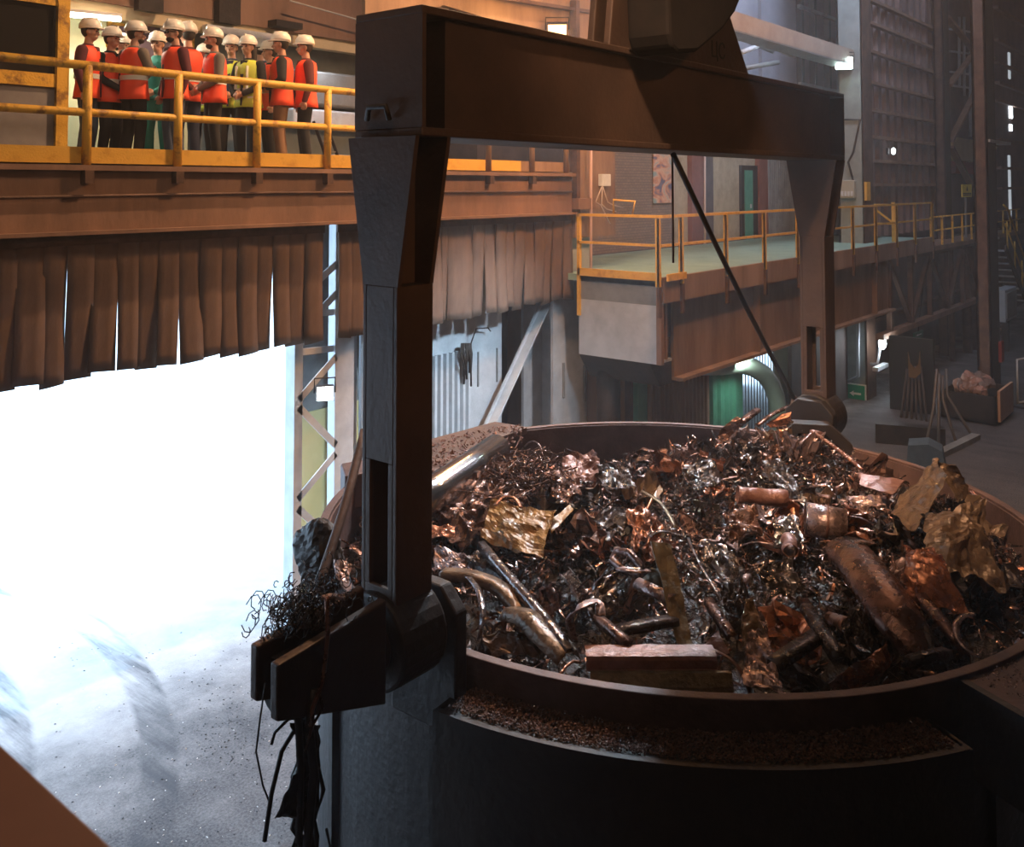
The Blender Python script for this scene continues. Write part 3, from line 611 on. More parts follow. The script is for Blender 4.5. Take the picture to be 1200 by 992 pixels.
# big blue-grey upper wall
for px0, px1 in ((820, 887), (891, 937)):
    struct(MB().box(az_x(px0, 12.4), az_x(px1, 12.4), 12.3, 12.45, 8.4, 17).build('wall_upper_sheet', M['bluewall']))
struct(MB().box(az_x(937, 12.4), az_x(1000, 12.4), 12.36, 12.45, 8.0, 17).build('wall_upper_rib_sheet', M['ribwall']))
for px in (940, 955, 972): 
    x = az_x(px, 12.2); tag(center_on(MB().box(x-.1, x+.1, 12.1, 12.3, 8, 17).build('wall_post', M['dark'])), 'dark upright on the sheeting left of the teal floodlight', 'post', 'uprights left of the teal floodlight')
for z in (9.3, 10.6, 11.9): tag(center_on(MB().box(az_x(937, 12.1), az_x(1010, 12.1), 12.0, 12.1, z, z+.12).build('wall_rail', M['greyd'])), 'grey rail crossing the sheeting left of the teal floodlight', 'rail', 'rails left of the teal floodlight')
# ribbed wall between columns
RX0, RX1, RY = 27.4, az_x(1097, 9.6), 9.6
rb = MB().box(RX0, RX1, RY, RY+.06, H+.05, 17); x = RX0
while x < RX1-.3: rb.prism([(0, 0), (.42, 0), (.36, .16), (.06, .16)], (x, RY, H+.05), (1, 0, 0), (0, -1, 0), (0, 0, 13)); x += .75
struct(rb.build('wall_ribbed', M['ribwall']))
for i, py in enumerate((3, 30, 63, 99, 131, 162, 190, 218)):
    z = at_y(1024, py, 9.3).z
    tag(center_on(MB().box(RX0, RX1, 9.25, 9.43, z, z+.09).build('wall_girt', M['girder'])), 'horizontal girt crossing the ribbed wall right of the tall grey column', 'girt', 'girts on the ribbed wall')
p_ = at_y(1047, 177, 9.1)
wl = Th('wall_lamp', 'tiny lit lamp on the ribbed wall right of the tall grey column', 'lamp', tuple(p_)); wl.part(MB().ell(p_, (.07, .06, .10)), 'bulb', mat('lit_lamp_small', (1,1,1), emit=((.8,.92,1), 16))); wl.part(MB().bar(p_+Vector((0, .12, 0)), p_+Vector((0, .2, 0)), .2, .2), 'base', M['dark'])
# dark brown column further
for nm, px0, px1, Y_, dp, lab in (('brown_column', 1097, 1115, 8.9, .8, 'dark brown column closing the ribbed wall'), ('brown_column', 1141, 1168, 5.9, .55, 'tall dark brown column standing free at the right')):
    a0, a1 = az_x(px1, Y_), None
    # side face from px0..split, front face split..px1
    xs_ = az_x((px0*.35+px1*.65), Y_)
    Yb = xs_*math.tan(math.atan2(ray(px0, 217).y, ray(px0, 217).x))
    t = Th(nm, lab, 'column', (xs_, Y_, 0)); xe = az_x(px1, Y_)
    t.part(MB().box(xs_, xs_+.06, Y_, Yb, 0, 17), 'side_plate', M['rust']); t.part(MB().box(xs_, xe, Y_, Y_+.06, 0, 17), 'front_flange', M['dark']); t.part(MB().box(xs_, xe, Yb-.06, Yb, 0, 17), 'rear_flange', M['rust'])
    if px0 == 1141:
        for z in (2, 4.5, 7, 9.5): t.part(MB().box(xe-.02, xe+.05, Y_-.03, Y_+.05, z, z+.06), 'cleat', M['greyd'])
# bracing bay between the columns, at Y=9.3
by = 9.4; bxa = az_x(1112, by); bxb = az_x(1150, by)
br_ = Th('bracing_bay', 'brown cross bracing between the two dark brown columns', 'bracing', (bxa, by, H))
for (a, b5) in (((1110, 20), (1143, 62)), ((1143, 108), (1114, 165)), ((1114, 172), (1150, 240)), ((1112, 100), (1143, 60))):
    br_.part(MB().bar(at_y(*a, by), at_y(*b5, by), .12, .22, (0, 1, 0)), 'diagonal', M['girder'])
# far gantry stuff
A = at_y(1114, 187, 10.5); B = at_y(1146, 165, 10.5)
tag(center_on(MB().box(A.x, B.x, 10.4, 11.3, A.z, B.z).build('yellow_hopper', mat('cream_yellow', (.5,.36,.16), (.58,.44,.22), .6))), 'cream yellow crossbeam behind the bracing', 'beam')
A = at_y(1120, 203, 10.8); B = at_y(1146, 188, 10.8)
tag(center_on(MB().box(A.x, B.x, 10.8, 11.1, A.z, B.z).build('red_banner', mat('red_panel', (.4,.04,.04), None, .5))), 'small red panel under the cream yellow crossbeam', 'panel')
A = at_y(1127, 231, 8.6); B = at_y(1138, 216, 8.6)
ws = Th('warning_sign', 'yellow warning sign hanging above the far walkway', 'sign', (A.x, 8.6, A.z)); ws.part(MB().box((A.x+B.x)/2-.04, (A.x+B.x)/2+.04, 8.61, 8.67, 4.1, B.z), 'pole', M['greyd']); ws.part(MB().box(A.x, B.x, 8.58, 8.61, A.z, B.z), 'board', mat('sign_yellow', (.8,.6,.08), None, .5))
wcx = (A.x+B.x)/2; hh = B.z-A.z
ws.part(MB().prism([(-.2, 0), (.2, 0), (0, .38)], (wcx, 8.58, A.z+hh*.5), (hh, 0, 0), (0, 0, hh), (0, -.006, 0)), 'triangle', M['black'])
ws.part(MB().box(A.x+.1, B.x-.1, 8.573, 8.58, A.z+hh*.26, A.z+hh*.32).box(A.x+.1, B.x-.1, 8.573, 8.58, A.z+hh*.14, A.z+hh*.2), 'text_lines', M['black'])
# pale scaffold tubes
for i, (px, y0, y1) in enumerate(((1124, 20, 100), (1130, 20, 112), (1137, 60, 160), (1145, 110, 235))):
    tag(center_on(MB().tube([at_y(px, y1, 10.9), at_y(px, y0, 10.9)], .06, 8).build('riser_pipe', M['greyp'])), 'pale riser pipe behind the cross bracing', 'pipe', 'riser pipes behind the bracing')
for i, py in enumerate((34, 60, 84, 100)):
    tag(center_on(MB().tube([at_y(1113, py, 11), at_y(1143, py+4, 11)], .05, 6).build('cross_pipe', M['greyp'])), 'pale cross pipe behind the cross bracing', 'pipe', 'cross pipes behind the bracing')
# wall right of the free column with daylight slits
sx0, sx1 = az_x(1166, 9.8), 59.9
t = MB().box(sx0, sx1, 9.8, 9.9, 4.3, 17); struct(t.build('wall_far_sheet', M['ribwall']))
for i, py in enumerate((13, 50, 76, 99, 120, 165, 198, 222)):
    z = at_y(1170, py, 9.7).z; tag(center_on(MB().box(sx0+.2, sx1, 9.55, 9.75, z, z+.12).build('wall_girt', M['girder'])), 'horizontal girt on the far wall right of the free column', 'girt', 'girts on the far wall')
for py0, py1, e in ((62, 92, 1), (122, 138, 14), (146, 153, 8), (182, 256, 1)):
    A = at_y(1183 if py0 < 100 else 1184, py1, 9.74); B = at_y(1184 if e < 2 else 1186.5, py0, 9.74)
    tag(center_on(MB().box(A.x, B.x, 9.74, 9.8, A.z, B.z).build('daylight_slit', mat('slit_%d' % e, (1,1,1), emit=((.8, .9, 1), e*.5)))), 'narrow bright daylight slit in the far wall right of the free column', 'window slit', 'daylight slits in the far wall')

# ================================================================ LOWER RIGHT, ON THE FLOOR
p_ = at_y(1034, 402, 8.5)
bl = Th('bracket_lamp', 'lit white lamp on a bent bracket under the platform right of the exit sign', 'lamp', tuple(p_))
bl.part(MB().ell(p_, (.14, .1, .17)), 'bulb', mat('lit_lamp_b', (1,1,1), emit=((.82,.93,1), 30)))
bl.part(MB().tube([p_+Vector((-.05, .05, -.1)), p_+Vector((-.1, .1, -.55)), p_+Vector((-.1, .3, -.6))], .04, 8), 'arm', M['greyp']); bl.part(MB().box(p_.x-.4, p_.x+.5, p_.y, p_.y+.15, p_.z-.72, p_.z-.62), 'shelf', M['greyp'])
light('bracket_lamp_glow', 'POINT', p_+Vector((-.1, -.3, 0)), 60, (.82, .93, 1), .15)
struct(MB().box(27.4, 60, 9.9, 10.1, 0, 4.0).build('wall_under_platform', M['wall']))
A = at_y(1071, 398, 8.9); B = at_y(1081, 386, 8.9)
es = Th('small_exit_sign', 'small dark green exit sign in the gloom under the platform', 'sign', (A.x, 8.9, A.z)); es.part(MB().tube([((A.x+B.x)/2, 8.9, B.z), ((A.x+B.x)/2, 8.6, 3.9)], .02, 6), 'hanger', M['dark']); es.part(MB().box(A.x, B.x, 8.88, 8.92, A.z, B.z), 'board', mat('dark_sign_green', (.02,.12,.08), None, .5))
es.part(MB().prism([(-.3, 0), (-.1, .15), (-.1, .05), (.3, .05), (.3, -.05), (-.1, -.05), (-.1, -.15)], ((A.x+B.x)/2, 8.88, (A.z+B.z)/2), (B.x-A.x, 0, 0), (0, 0, B.z-A.z), (0, -.006, 0)), 'arrow', M['white'])
def gz(px, py): return at_z(px, py, 0)
# added black sheet standing in for the darkness under the platform edge
struct(MB().box(26.0, 26.15, 6.98, 8.1, 0, 1.95).build('wall_gloom_sheet', M['black']))
# bent rod rack
RODM = mat('dull_rod', (.10,.085,.075), None, .5, .3)
rk0, rk1 = gz(1081, 545), gz(1144, 514)
rack = Th('bent_rod_rack', 'rack of tall bent rods standing on a floor frame beside the aisle', 'rack', tuple((rk0+rk1)/2))
d_ = (rk1-rk0); rack.part(MB().bar(rk0+Vector((0, 0, .06)), rk1+Vector((0, 0, .06)), .2, .12), 'base_beam', M['greyd'])
for i, (bp, kp, tp) in enumerate((((1083, 538), (1094, 478), (1098, 432)), ((1100, 530), (1100, 473), (1101, 438)), ((1120, 522), (1105, 468), (1105, 440)), ((1138, 513), (1110, 463), (1109, 432)))):
    b0 = gz(*bp); k0 = at_x(*kp, b0.x+.7); k1 = at_x(*tp, b0.x+.9)
    rack.part(MB().tube([b0+Vector((0, 0, .1)), k0, k1], .035, 6), 'rod', RODM)
# leaning tools
for i in range(6):
    a = at_z(1056+6*i, 500, .0); b6 = at_x(1063+3.2*i, 432-3*(i % 2), 25.9); a = at_x(1056+6*i, 492, 25.2); a.z = 0
    tag(center_on(MB().tube([a, b6], .03, 6).build('furnace_rod', mat('dull_rod_dark', (.06,.05,.045), None, .6))), 'long furnace rod leaning in the gloom under the platform', 'rod', 'leaning furnace rods')
fk = at_x(1071, 428, 25.6)
tag(center_on(MB().prism([(-.5, .8), (-.35, .1), (0, -.2), (.35, .1), (.5, .9), (.55, -.4), (.1, -.8), (-.45, -.75)], fk, (0, -.3, 0), (0, 0, .42), (.06, 0, 0)).build('forked_plate', mat('ochre_plate', (.13,.08,.035), None, .7))), 'ochre forked steel plate hanging above the leaning rods', 'plate')
# long low trough
a, b7 = gz(1032, 530), gz(1100, 545)
q0 = Vector((20.0, 7.2, 0)); 
tag(center_on(MB().bar((22.5, 7.35, .22), (23.0, 5.95, .22), .3, .44).build('low_barrier', M['dark'])), 'long low dark steel barrier in front of the leaning rods', 'barrier', )
bb = gz(1080, 560)
tag(center_on(MB().prism([(-.9, 0), (.9, 0), (.7, .8), (.1, 1.0), (-.8, .9)], (20.6, 5.7, 0), (.12, -.42, 0), (0, 0, .62), (.6, .15, 0)).build('blue_box', mat('dull_blue', (.035,.06,.085), (.06,.09,.12), .7))), 'dull blue covered box on the floor behind the bucket', 'box')
# skip with rubble
s0 = gz(1172, 497)
sk = Th('rubble_skip', 'dark open skip filled with rubble beside the aisle', 'skip', tuple(s0))
L_ = Vector((1.0, 0, 0)); base = gz(1168, 500)
x0 = base.x; y0 = base.y
hs = .72
def sbox(nm, m, *a): sk.part(MB().box(*a), nm, m)
sbox('floor_plate', M['dark'], x0, x0+1.8, y0, y0+1.3, .05, .12)
sbox('side_wall', M['dark'], x0, x0+1.8, y0+1.25, y0+1.3, .05, hs); sbox('side_wall', M['dark'], x0, x0+1.8, y0, y0+.06, .05, hs)
sbox('end_wall', M['dark'], x0, x0+.06, y0, y0+1.3, .05, hs); sbox('end_wall', M['dark'], x0+1.74, x0+1.8, y0, y0+1.3, .05, hs)
A = gz(1169, 499)
sbox('wooden_board', mat('pale_wood', (.42,.25,.16), (.5,.31,.2), .7, 0, 3), x0+.1, x0+1.6, y0-.07, y0-.01, .1, .86)
for i in range(26):
    cx, cy = x0+random.uniform(.25, 1.55), y0+random.uniform(.25, 1.05); rr0 = random.uniform(.10, .22)
    m_ = MB().ell((0, 0, 0), (rr0, rr0*random.uniform(.7, 1.2), rr0*.7), 9, 6)
    for v in m_.v: v += v.normalized()*noise.noise(v*6+Vector((i, 0, 0)))*.09
    for v in m_.v: v += Vector((cx, cy, hs-.02+random.uniform(0, .1)+.15*(1-abs(cx-x0-1.2)/1.2)))
    m_.sm = [False]*len(m_.sm)
    tag(center_on(m_.build('rubble_lump', mat('rubble_%d' % (i % 3), ((.22,.13,.1), (.3,.17,.14), (.14,.1,.09))[i % 3], None, .8))), 'brown rubble lump heaped in the dark skip', 'rubble', 'rubble lumps in the skip')
# machinery clutter behind skip: pipes
for i, (px, w_) in enumerate(((1130, .16), (1137, .2), (1146, .12), (1112, .1))):
    b8 = Vector((az_x(px, 8.6), 8.6, 0)); tag(center_on(MB().tube([b8, b8+Vector((0, 0, 3.9))], w_, 10).build('riser_pipe', M['rust'])), 'rusty riser pipe in the gloom behind the skip', 'pipe', 'riser pipes behind the skip')
A = at_y(1168, 440, 6.0); B = at_y(1176, 425, 6.0)
tag(center_on(MB().box(A.x-.4, A.x-.1, 5.78, 5.86, 1.2, 1.75).build('fire_box', mat('dull_red', (.25,.03,.03), None, .5))), 'dull red box on the tall brown column above the skip', 'box')
A = at_y(1048, 0, 8)
# right edge: barrier rail, grey cabinet, stairs
p0 = gz(1193, 476)
t = Th('floor_barrier', 'thin pale tube barrier with a foot plate at the right edge of the aisle', 'barrier', tuple(p0))
t.part(MB().tube([p0, p0+Vector((0, 0, 1.25)), p0+Vector((3, -1.2, 1.35))], .03, 8), 'frame', M['greyp']); t.part(MB().tube([p0+Vector((0, 0, .1)), p0+Vector((3, -1.2, .12))], .03, 8), 'lower_tube', M['greyp'])
t.part(MB().box(p0.x-.25, p0.x+.25, p0.y-.2, p0.y+.2, 0, .06), 'foot_plate', M['dark'])
A = at_y(1179, 378, 7.4); B = at_y(1191, 335, 7.4)
t = Th('switch_cabinet', 'grey switch cabinet hanging right of the tall brown column', 'cabinet', (A.x, 7.4, A.z)); t.part(MB().box(A.x, B.x, 7.4, 7.8, A.z, B.z), 'body', M['greyp'], bevel=.03)
t.part(MB().box(A.x+.1, B.x-.1, 7.37, 7.4, A.z+.12, B.z-.12), 'door', M['greyd']); t.part(MB().box((A.x+B.x)/2-.1, (A.x+B.x)/2+.1, 7.5, 7.7, 0, A.z+.05), 'stand', M['dark'])
st = Th('stairs', 'dark steel stair flight with pale treads at the far right', 'stairs', tuple(at_y(1190, 340, 7.6)))
a, b9 = at_y(1178, 290, 7.6), at_y(1204, 356, 7.6)
for dy in (0, .9): st.part(MB().bar(a+Vector((0, dy, 0)), b9+Vector((0, dy, 0)), .06, .25), 'stringer', M['dark'])
for i in range(9):
    q = a+(b9-a)*(i+.5)/9; st.part(MB().box(q.x-.14, q.x+.14, 7.62, 8.45, q.z-.02, q.z+.03), 'tread', M['greyp'])
st.part(MB().tube([at_y(1176, 240, 7.6), at_y(1181, 245, 7.6), at_y(1206, 318, 7.6)], .04, 6), 'handrail', M['yellow']); st.part(MB().tube([at_y(1178, 262, 7.6), at_y(1204, 335, 7.6)], .03, 6), 'middle_rail', M['yellow'])
for i in range(3):
    q = a+(b9-a)*(i+.3)/3; st.part(MB().tube([q, q+Vector((0, 0, 1.2))], .03, 6), 'baluster', M['yellow'])
A = at_y(1166, 165, 7.0); 
tag(center_on(MB().bar(Vector((27.6, 6.0, at_y(1168, 167, 6.0).z)), Vector((30.2, 6.0, at_y(1168, 167, 6.0).z)), .3, .08).build('bracket_shelf', M['greyp'])), 'small pale bracket shelf on the right side of the free column', 'bracket')

# thin dust haze in the hall air
HZ = bpy.data.materials.new('dust_haze'); HZ.use_nodes = True; nt = HZ.node_tree; nt.nodes.clear()
vo_ = nt.nodes.new('ShaderNodeVolumeScatter'); vo_.inputs['Color'].default_value = (.85, .9, 1, 1); vo_.inputs['Density'].default_value = .0035; vo_.inputs['Anisotropy'].default_value = .35
ou = nt.nodes.new('ShaderNodeOutputMaterial'); nt.links.new(vo_.outputs[0], ou.inputs['Volume'])
hz_ = MB().box(-13.9, 59.9, -13.9, 12.2, .01, 16.9).build('haze', HZ); tag(hz_, 'thin bluish dust haze filling the hall', 'haze', kind='stuff')

# ================================================================ VISITORS
SK = mat('skin', (.50,.27,.18), (.56,.31,.21), .5, 0, 6)
def vest_mat(n, c): return mat(n, c, None, .6)
CL = dict(orange=vest_mat('orange_vest', (.95,.085,.025)), yellow=vest_mat('yellow_vest', (.62,.72,.08)), teal=mat('teal_cloth', (.0,.17,.14), None, .8),
  black=mat('black_cloth', (.012,.012,.014), None, .85), maroon=mat('maroon_cloth', (.09,.012,.02), None, .85), grey=mat('grey_cloth', (.16,.14,.12), None, .85),
  navy=mat('navy_cloth', (.015,.025,.06), None, .85), denim=mat('denim', (.07,.10,.16), None, .85), brown=mat('brown_cloth', (.20,.11,.06), None, .85),
  darkred=mat('dark_red_cloth', (.11,.02,.02), None, .85), green=mat('dull_green_cloth', (.04,.07,.03), None, .85))
HELM = mat('white_helmet', (.82,.80,.74), None, .3); BAND = mat('reflective_tape', (.72,.72,.66), None, .35)
HAIR = mat('dark_hair', (.02,.014,.01), None, .7); SHOE = mat('black_shoe', (.01,.01,.01), None, .5)
def shape(mb, amp, p=.75, f=9, seed=0):
    for i, v in enumerate(mb.v):
        k = noise.noise_vector(Vector((v.x*f+seed, v.y*f, v.z*f*.6)))
        v += Vector((k.x, k.y, k.z*.3))*amp
    return mb
def hand(mb, w, d, side, curl=.5):
    """palm + five fingers from wrist w along direction d; side = thumb side vector"""
    w = Vector(w); d = Vector(d).normalized(); s = Vector(side); s = (s-d*s.dot(d)).normalized(); n = d.cross(s)
    mb.cap(w, w+d*.05, .026, .030, 8); mb.cap(w+d*.045-s*.022, w+d*.075+s*-.026, .018, .016, 8); mb.cap(w+d*.045+s*.02, w+d*.075+s*.022, .018, .016, 8)
    for k, (o, l) in enumerate(((-.033, .055), (-.011, .070), (.011, .075), (.033, .066))):
        a = w+d*.08+s*o; b = a+(d*(1-curl*.4)+n*curl*.5)*l*.5; e = b+(d*(1-curl)+n*curl)*l*.5
        mb.cap(a, b, .0105, .0100, 8); mb.cap(b, e, .0100, .0085, 8)
    a = w+d*.03+s*.028; b = a+(d*.6+s*.7).normalized()*.035; mb.cap(a, b, .013, .011, 8); mb.cap(b, b+(d*.9+s*.25).normalized()*.03, .011, .009, 8)
POSE = {  # elbow, wrist, hand direction for the left arm (mirrored for the right)
 'down': ((-.02, .275, 1.14), (.05, .27, .90), (.1, 0, -1)),
 'clasp': ((.02, .25, 1.13), (.20, .07, 1.00), (.4, -.8, -.35)),
 'crossed': ((.05, .24, 1.17), (.24, -.02, 1.20), (.1, -1, .15)),
 'back': ((-.08, .24, 1.15), (-.17, .06, .98), (-.1, -1, -.2)),
 'waist': ((-.03, .30, 1.15), (.16, .17, 1.05), (.8, -.6, 0)),
}
def person(px, py, height, face, label, vest='orange', jacket='black', trousers='black', pose='down', hair=False, glasses=False, beard=False, coverall=None, headturn=0, longhair=False, stride=.0, Yc=None):
    top = at_z(px, py, G+height) if Yc is None else at_y(px, py, Yc)
    if Yc is not None: height = top.z-G
    k = height/1.80
    t = thing('person', label, 'person', (top.x, top.y, G), face, 'visitors on the gallery'); t.scale = (k, k, k)
    st_ = stride
    hipL, hipR = Vector((0, .09, .93)), Vector((0, -.09, .93))
    legs = []
    for s, h in ((1, hipL), (-1, hipR)):
        kn = Vector((.03+st_*s*.5, .105*s, .50)); an = Vector((-.02+st_*s, .12*s, .09)); legs.append((h, kn, an, s))
    P = POSE[pose]; R90 = Matrix.Rotation(headturn, 4, 'Z')
    body = MB()
    for h, kn, an, s in legs:
        body.cap(h, kn, .075, .052); body.cap(kn, an, .050, .036); body.cap(an+Vector((-.02, 0, -.04)), an+Vector((.13, .01*s, -.055)), .034, .028)
    body.ell((0, 0, .97), (.10, .145, .11)); body.cap((0, 0, .98), (0, 0, 1.25), .10, .115); body.ell((0, 0, 1.29), (.105, .165, .15))
    body.cap((-.01, .13, 1.41), (-.01, -.13, 1.41), .055, .055); body.cap((-.01, 0, 1.42), (.01, 0, 1.56), .058, .052)
    for s in (1, -1):
        sh = Vector((-.01, .185*s, 1.40)); e, w, hd = (Vector((v[0], v[1]*s, v[2])) for v in P)
        if pose == 'crossed' and s < 0: w = w+Vector((-.03, 0, -.06))
        if pose == 'clasp' and s < 0: w = w+Vector((.03, 0, -.02))
        body.cap(sh, e, .045, .036); body.cap(e, w, .034, .024); hand(body, w, hd, (1, 0, .2) if pose == 'down' else (0, 0, 1), .6)
    hc = Vector((.02, 0, 1.645)); V = lambda x, y, z: R90 @ Vector((x, y, z))+Vector((.02, 0, 1.645))
    head = MB(); head.ell((0, 0, .02), (.095, .076, .105), 18, 12); head.ell((.035, 0, -.055), (.055, .052, .055)); head.cap((.085, 0, .0), (.108, 0, -.03), .012, .016, 8)
    head.cap((.085, -.02, -.062), (.085, .02, -.062), .011, .011, 8); head.ell((.05, .045, -.025), (.03, .02, .025)); head.ell((.05, -.045, -.025), (.03, .02, .025))
    head.ell((.0, .078, -.005), (.022, .010, .032)); head.ell((.0, -.078, -.005), (.022, .010, .032)); head.cap((.075, -.05, .03), (.075, .05, .03), .016, .016, 8)
    head.v = [R90 @ v + hc for v in head.v]; body.add(head.v, head.f, True)
    body.build('body', SK, t, remesh=.0095)
    eyes = []
    for s in (1, -1):
        e = MB().ell((.088, .032*s, .008), (.010, .014, .008)); e.v = [R90 @ v + hc for v in e.v]; e.build('eye', M['black'], t)
    if glasses:
        e = MB()
        for s in (1, -1): e.ell((.098, .034*s, .006), (.010, .028, .020)); e.bar((.09, .062*s, .012), (.0, .082*s, .010), .006, .008)
        e.v = [R90 @ v + hc for v in e.v]; e.build('sunglasses', M['black'], t)
    h = MB(); h.ell((-.022, 0, .022), (.088, .084, .098), 18, 12)
    if longhair: h.cap((-.05, .05, -.02), (-.04, .075, -.20), .05, .035); h.cap((-.05, -.05, -.02), (-.04, -.075, -.20), .05, .035); h.cap((-.07, 0, 0), (-.085, 0, -.22), .07, .05)
    h.v = [R90 @ v + hc for v in h.v]; h.build('hair', HAIR, t, remesh=.012)
    if beard:
        h = MB().ell((.045, 0, -.075), (.055, .052, .042)); h.v = [R90 @ v + hc for v in h.v]; h.build('beard', HAIR, t)
    # helmet
    hm = MB(); prof = [(.128, -.0), (.126, .03), (.118, .065), (.098, .10), (.065, .125), (.03, .136), (.006, .138)]
    n = 22; hm.loft([(0, 0, z+.045, r*1.06, r*.92) for r, z in prof], n)
    hm.loft([(.018, 0, .040, .150, .124), (.016, 0, .050, .146, .120)], n); hm.bar((-.09, 0, .165), (.09, 0, .165), .03, .025)
    hm.v = [R90 @ v + hc for v in hm.v]; ho = hm.build('helmet', HELM, t)
    st2 = MB().loft([(.0, 0, .030, .102, .090), (0, 0, .045, .106, .094)], 18); st2.v = [R90 @ v + hc for v in st2.v]; st2.build('chin_band', M['black'], t)
    # trousers
    tm = CL[coverall or trousers]; tr_ = MB()
    for h_, kn, an, s in legs: tr_.cap(h_, kn, .098, .075); tr_.cap(kn, an+Vector((0, 0, .0)), .073, .062)
    tr_.ell((0, 0, .96), (.125, .17, .12)); tr_.build('trousers', tm, t, remesh=.016)
    for h_, kn, an, s in legs:
        sh = MB().cap(an+Vector((-.045, 0, -.045)), an+Vector((.15, .01*s, -.055)), .043, .036); sh.v = [Vector((v.x, v.y, max(v.z, 0))) for v in sh.v]; sh.build('shoe', SHOE, t)
    # jacket
    jm = CL[coverall or jacket]; j = MB(); j.loft([(0, 0, .90, .135, .182), (0, 0, 1.05, .118, .158), (0, 0, 1.25, .128, .168), (0, 0, 1.38, .115, .165), (-.01, 0, 1.45, .085, .13), (0, 0, 1.50, .062, .068)], 22)
    for s in (1, -1):
        sh = Vector((-.01, .175*s, 1.395)); e, w, hd = (Vector((v[0], v[1]*s, v[2])) for v in P)
        if pose == 'crossed' and s < 0: w = w+Vector((-.03, 0, -.06))
        if pose == 'clasp' and s < 0: w = w+Vector((.03, 0, -.02))
        j.cap(sh, e, .074, .056); j.cap(e, w, .054, .040)
    j.build('jacket', jm, t, remesh=.014)
    if vest:
        v = MB(); v.loft([(0, 0, .82, .160, .214), (0, 0, .90, .148, .198), (0, 0, 1.0, .140, .186), (0, 0, 1.1, .138, .182), (0, 0, 1.2, .146, .188), (0, 0, 1.3, .150, .192), (0, 0, 1.38, .140, .190), (-.005, 0, 1.435, .118, .160), (-.005, 0, 1.465, .085, .105)], 36, False, False)
        shape(v, .017, seed=px*.37)
        vo = v.build('safety_vest', CL[vest], t, solid=.006)
        fr_ = MB().prism([(-.012, .84), (.012, .84), (.016, 1.2), (.055, 1.46), (-.055, 1.46), (-.016, 1.2)], (.13, 0, 0), (0, 1, 0), (0, 0, 1), (.036, 0, 0)); fr_.v = [Vector((v_.x-(.05*max(0, (v_.z-1.25)/.21)), v_.y, v_.z)) for v_ in fr_.v]; fr_.build('shirt_front', jm, vo)
        bnd = MB()
        for z in ((1.02, 1.08), (.92, .965)) if vest == 'yellow' else ((1.06, 1.12),):
            bnd.loft([(0, 0, z[0], .1500, .1950), (0, 0, z[1], .1500, .1950)], 26, False, False)
        for s in (1, -1): bnd.bar((.162, .09*s, 1.06), (.150, .085*s, 1.38), .045, .012, (0, 1, 0)) if vest == 'yellow' else None
        bnd.build('reflective_band', BAND, vo)
    return t
IR = math.radians(-50.8)          # towards the right of the picture
TC = math.radians(219.2)          # towards the viewer
IL = math.radians(129.2); AW = math.radians(39.2)
person(104, 23, 1.80, IR+.1, 'person in orange vest with maroon sleeves and grey trousers, leftmost of the group, facing right', 'orange', 'maroon', 'denim', 'down')
person(130, 33, 1.74, IR-.25, 'person in orange vest over black sleeves facing right, second from the left', 'orange', 'black', 'black', 'clasp')
person(141, 41, 1.74, IR-.1, 'person in orange vest mostly hidden behind the second visitor from the left', 'orange', 'darkred', 'black', 'clasp', Yc=12.75)
person(158, 26, 1.80, AW-.5, 'person in orange vest with grey sleeves seen from behind, beard, right of the hidden visitor', 'orange', 'grey', 'black', 'crossed', beard=True, headturn=-.7)
person(186, 39, 1.74, TC-.1, 'person in plain teal coverall and glasses facing forward without a vest', None, 'teal', 'teal', 'clasp', coverall='teal', glasses=False, Yc=12.3)
person(206, 25, 1.84, TC-.75, 'bearded person with dark sunglasses in orange vest and jeans facing left', 'orange', 'maroon', 'denim', 'down', glasses=True, beard=True)
person(221, 27, 1.85, AW+.9, 'person in red vest and dark red sleeves right behind the one with sunglasses', 'orange', 'darkred', 'navy', 'back', Yc=12.2)
person(239, 53, 1.68, AW, 'short person in yellow vest turned away between two orange vested visitors', 'yellow', 'green', 'navy', 'down', Yc=12.7)
person(252, 34, 1.82, IL+.6, 'bearded person in orange vest with dark grey sleeves facing left, hands clasped', 'orange', 'grey', 'black', 'clasp', beard=True)
person(272, 43, 1.72, TC, 'person in yellow vest with grey helmet facing forward beside the dark haired person', 'yellow', 'navy', 'black', 'clasp', Yc=12.3)
person(292, 43, 1.72, TC-.35, 'person with long black hair and hood in bright yellow vest looking left', 'yellow', 'black', 'black', 'clasp', longhair=True, Yc=11.1)
person(306, 46, 1.78, AW+.3, 'person whose white helmet only shows behind the long haired person', 'orange', 'navy', 'navy', 'down', Yc=12.9)
person(318, 49, 1.74, IL+.5, 'person in orange vest half hidden behind the brown trousered visitor', 'orange', 'black', 'black', 'down', Yc=12.2)
person(331, 39, 1.80, IL+.15, 'person in orange vest, black sleeves and brown trousers, second from the right', 'orange', 'black', 'brown', 'waist', Yc=10.85)
person(359, 43, 1.80, IL+.35, 'person in orange vest with dark sleeves and black trousers, rightmost of the group', 'orange', 'darkred', 'black', 'down', Yc=10.85)
light('gallery_front_fill', 'SPOT', (6.5, 6.0, 10.2), 120, (1, .78, .58), .35, (7.6, 11.4, 7.2), angle=.9)  # added unseen warm fill on the visitors from the front

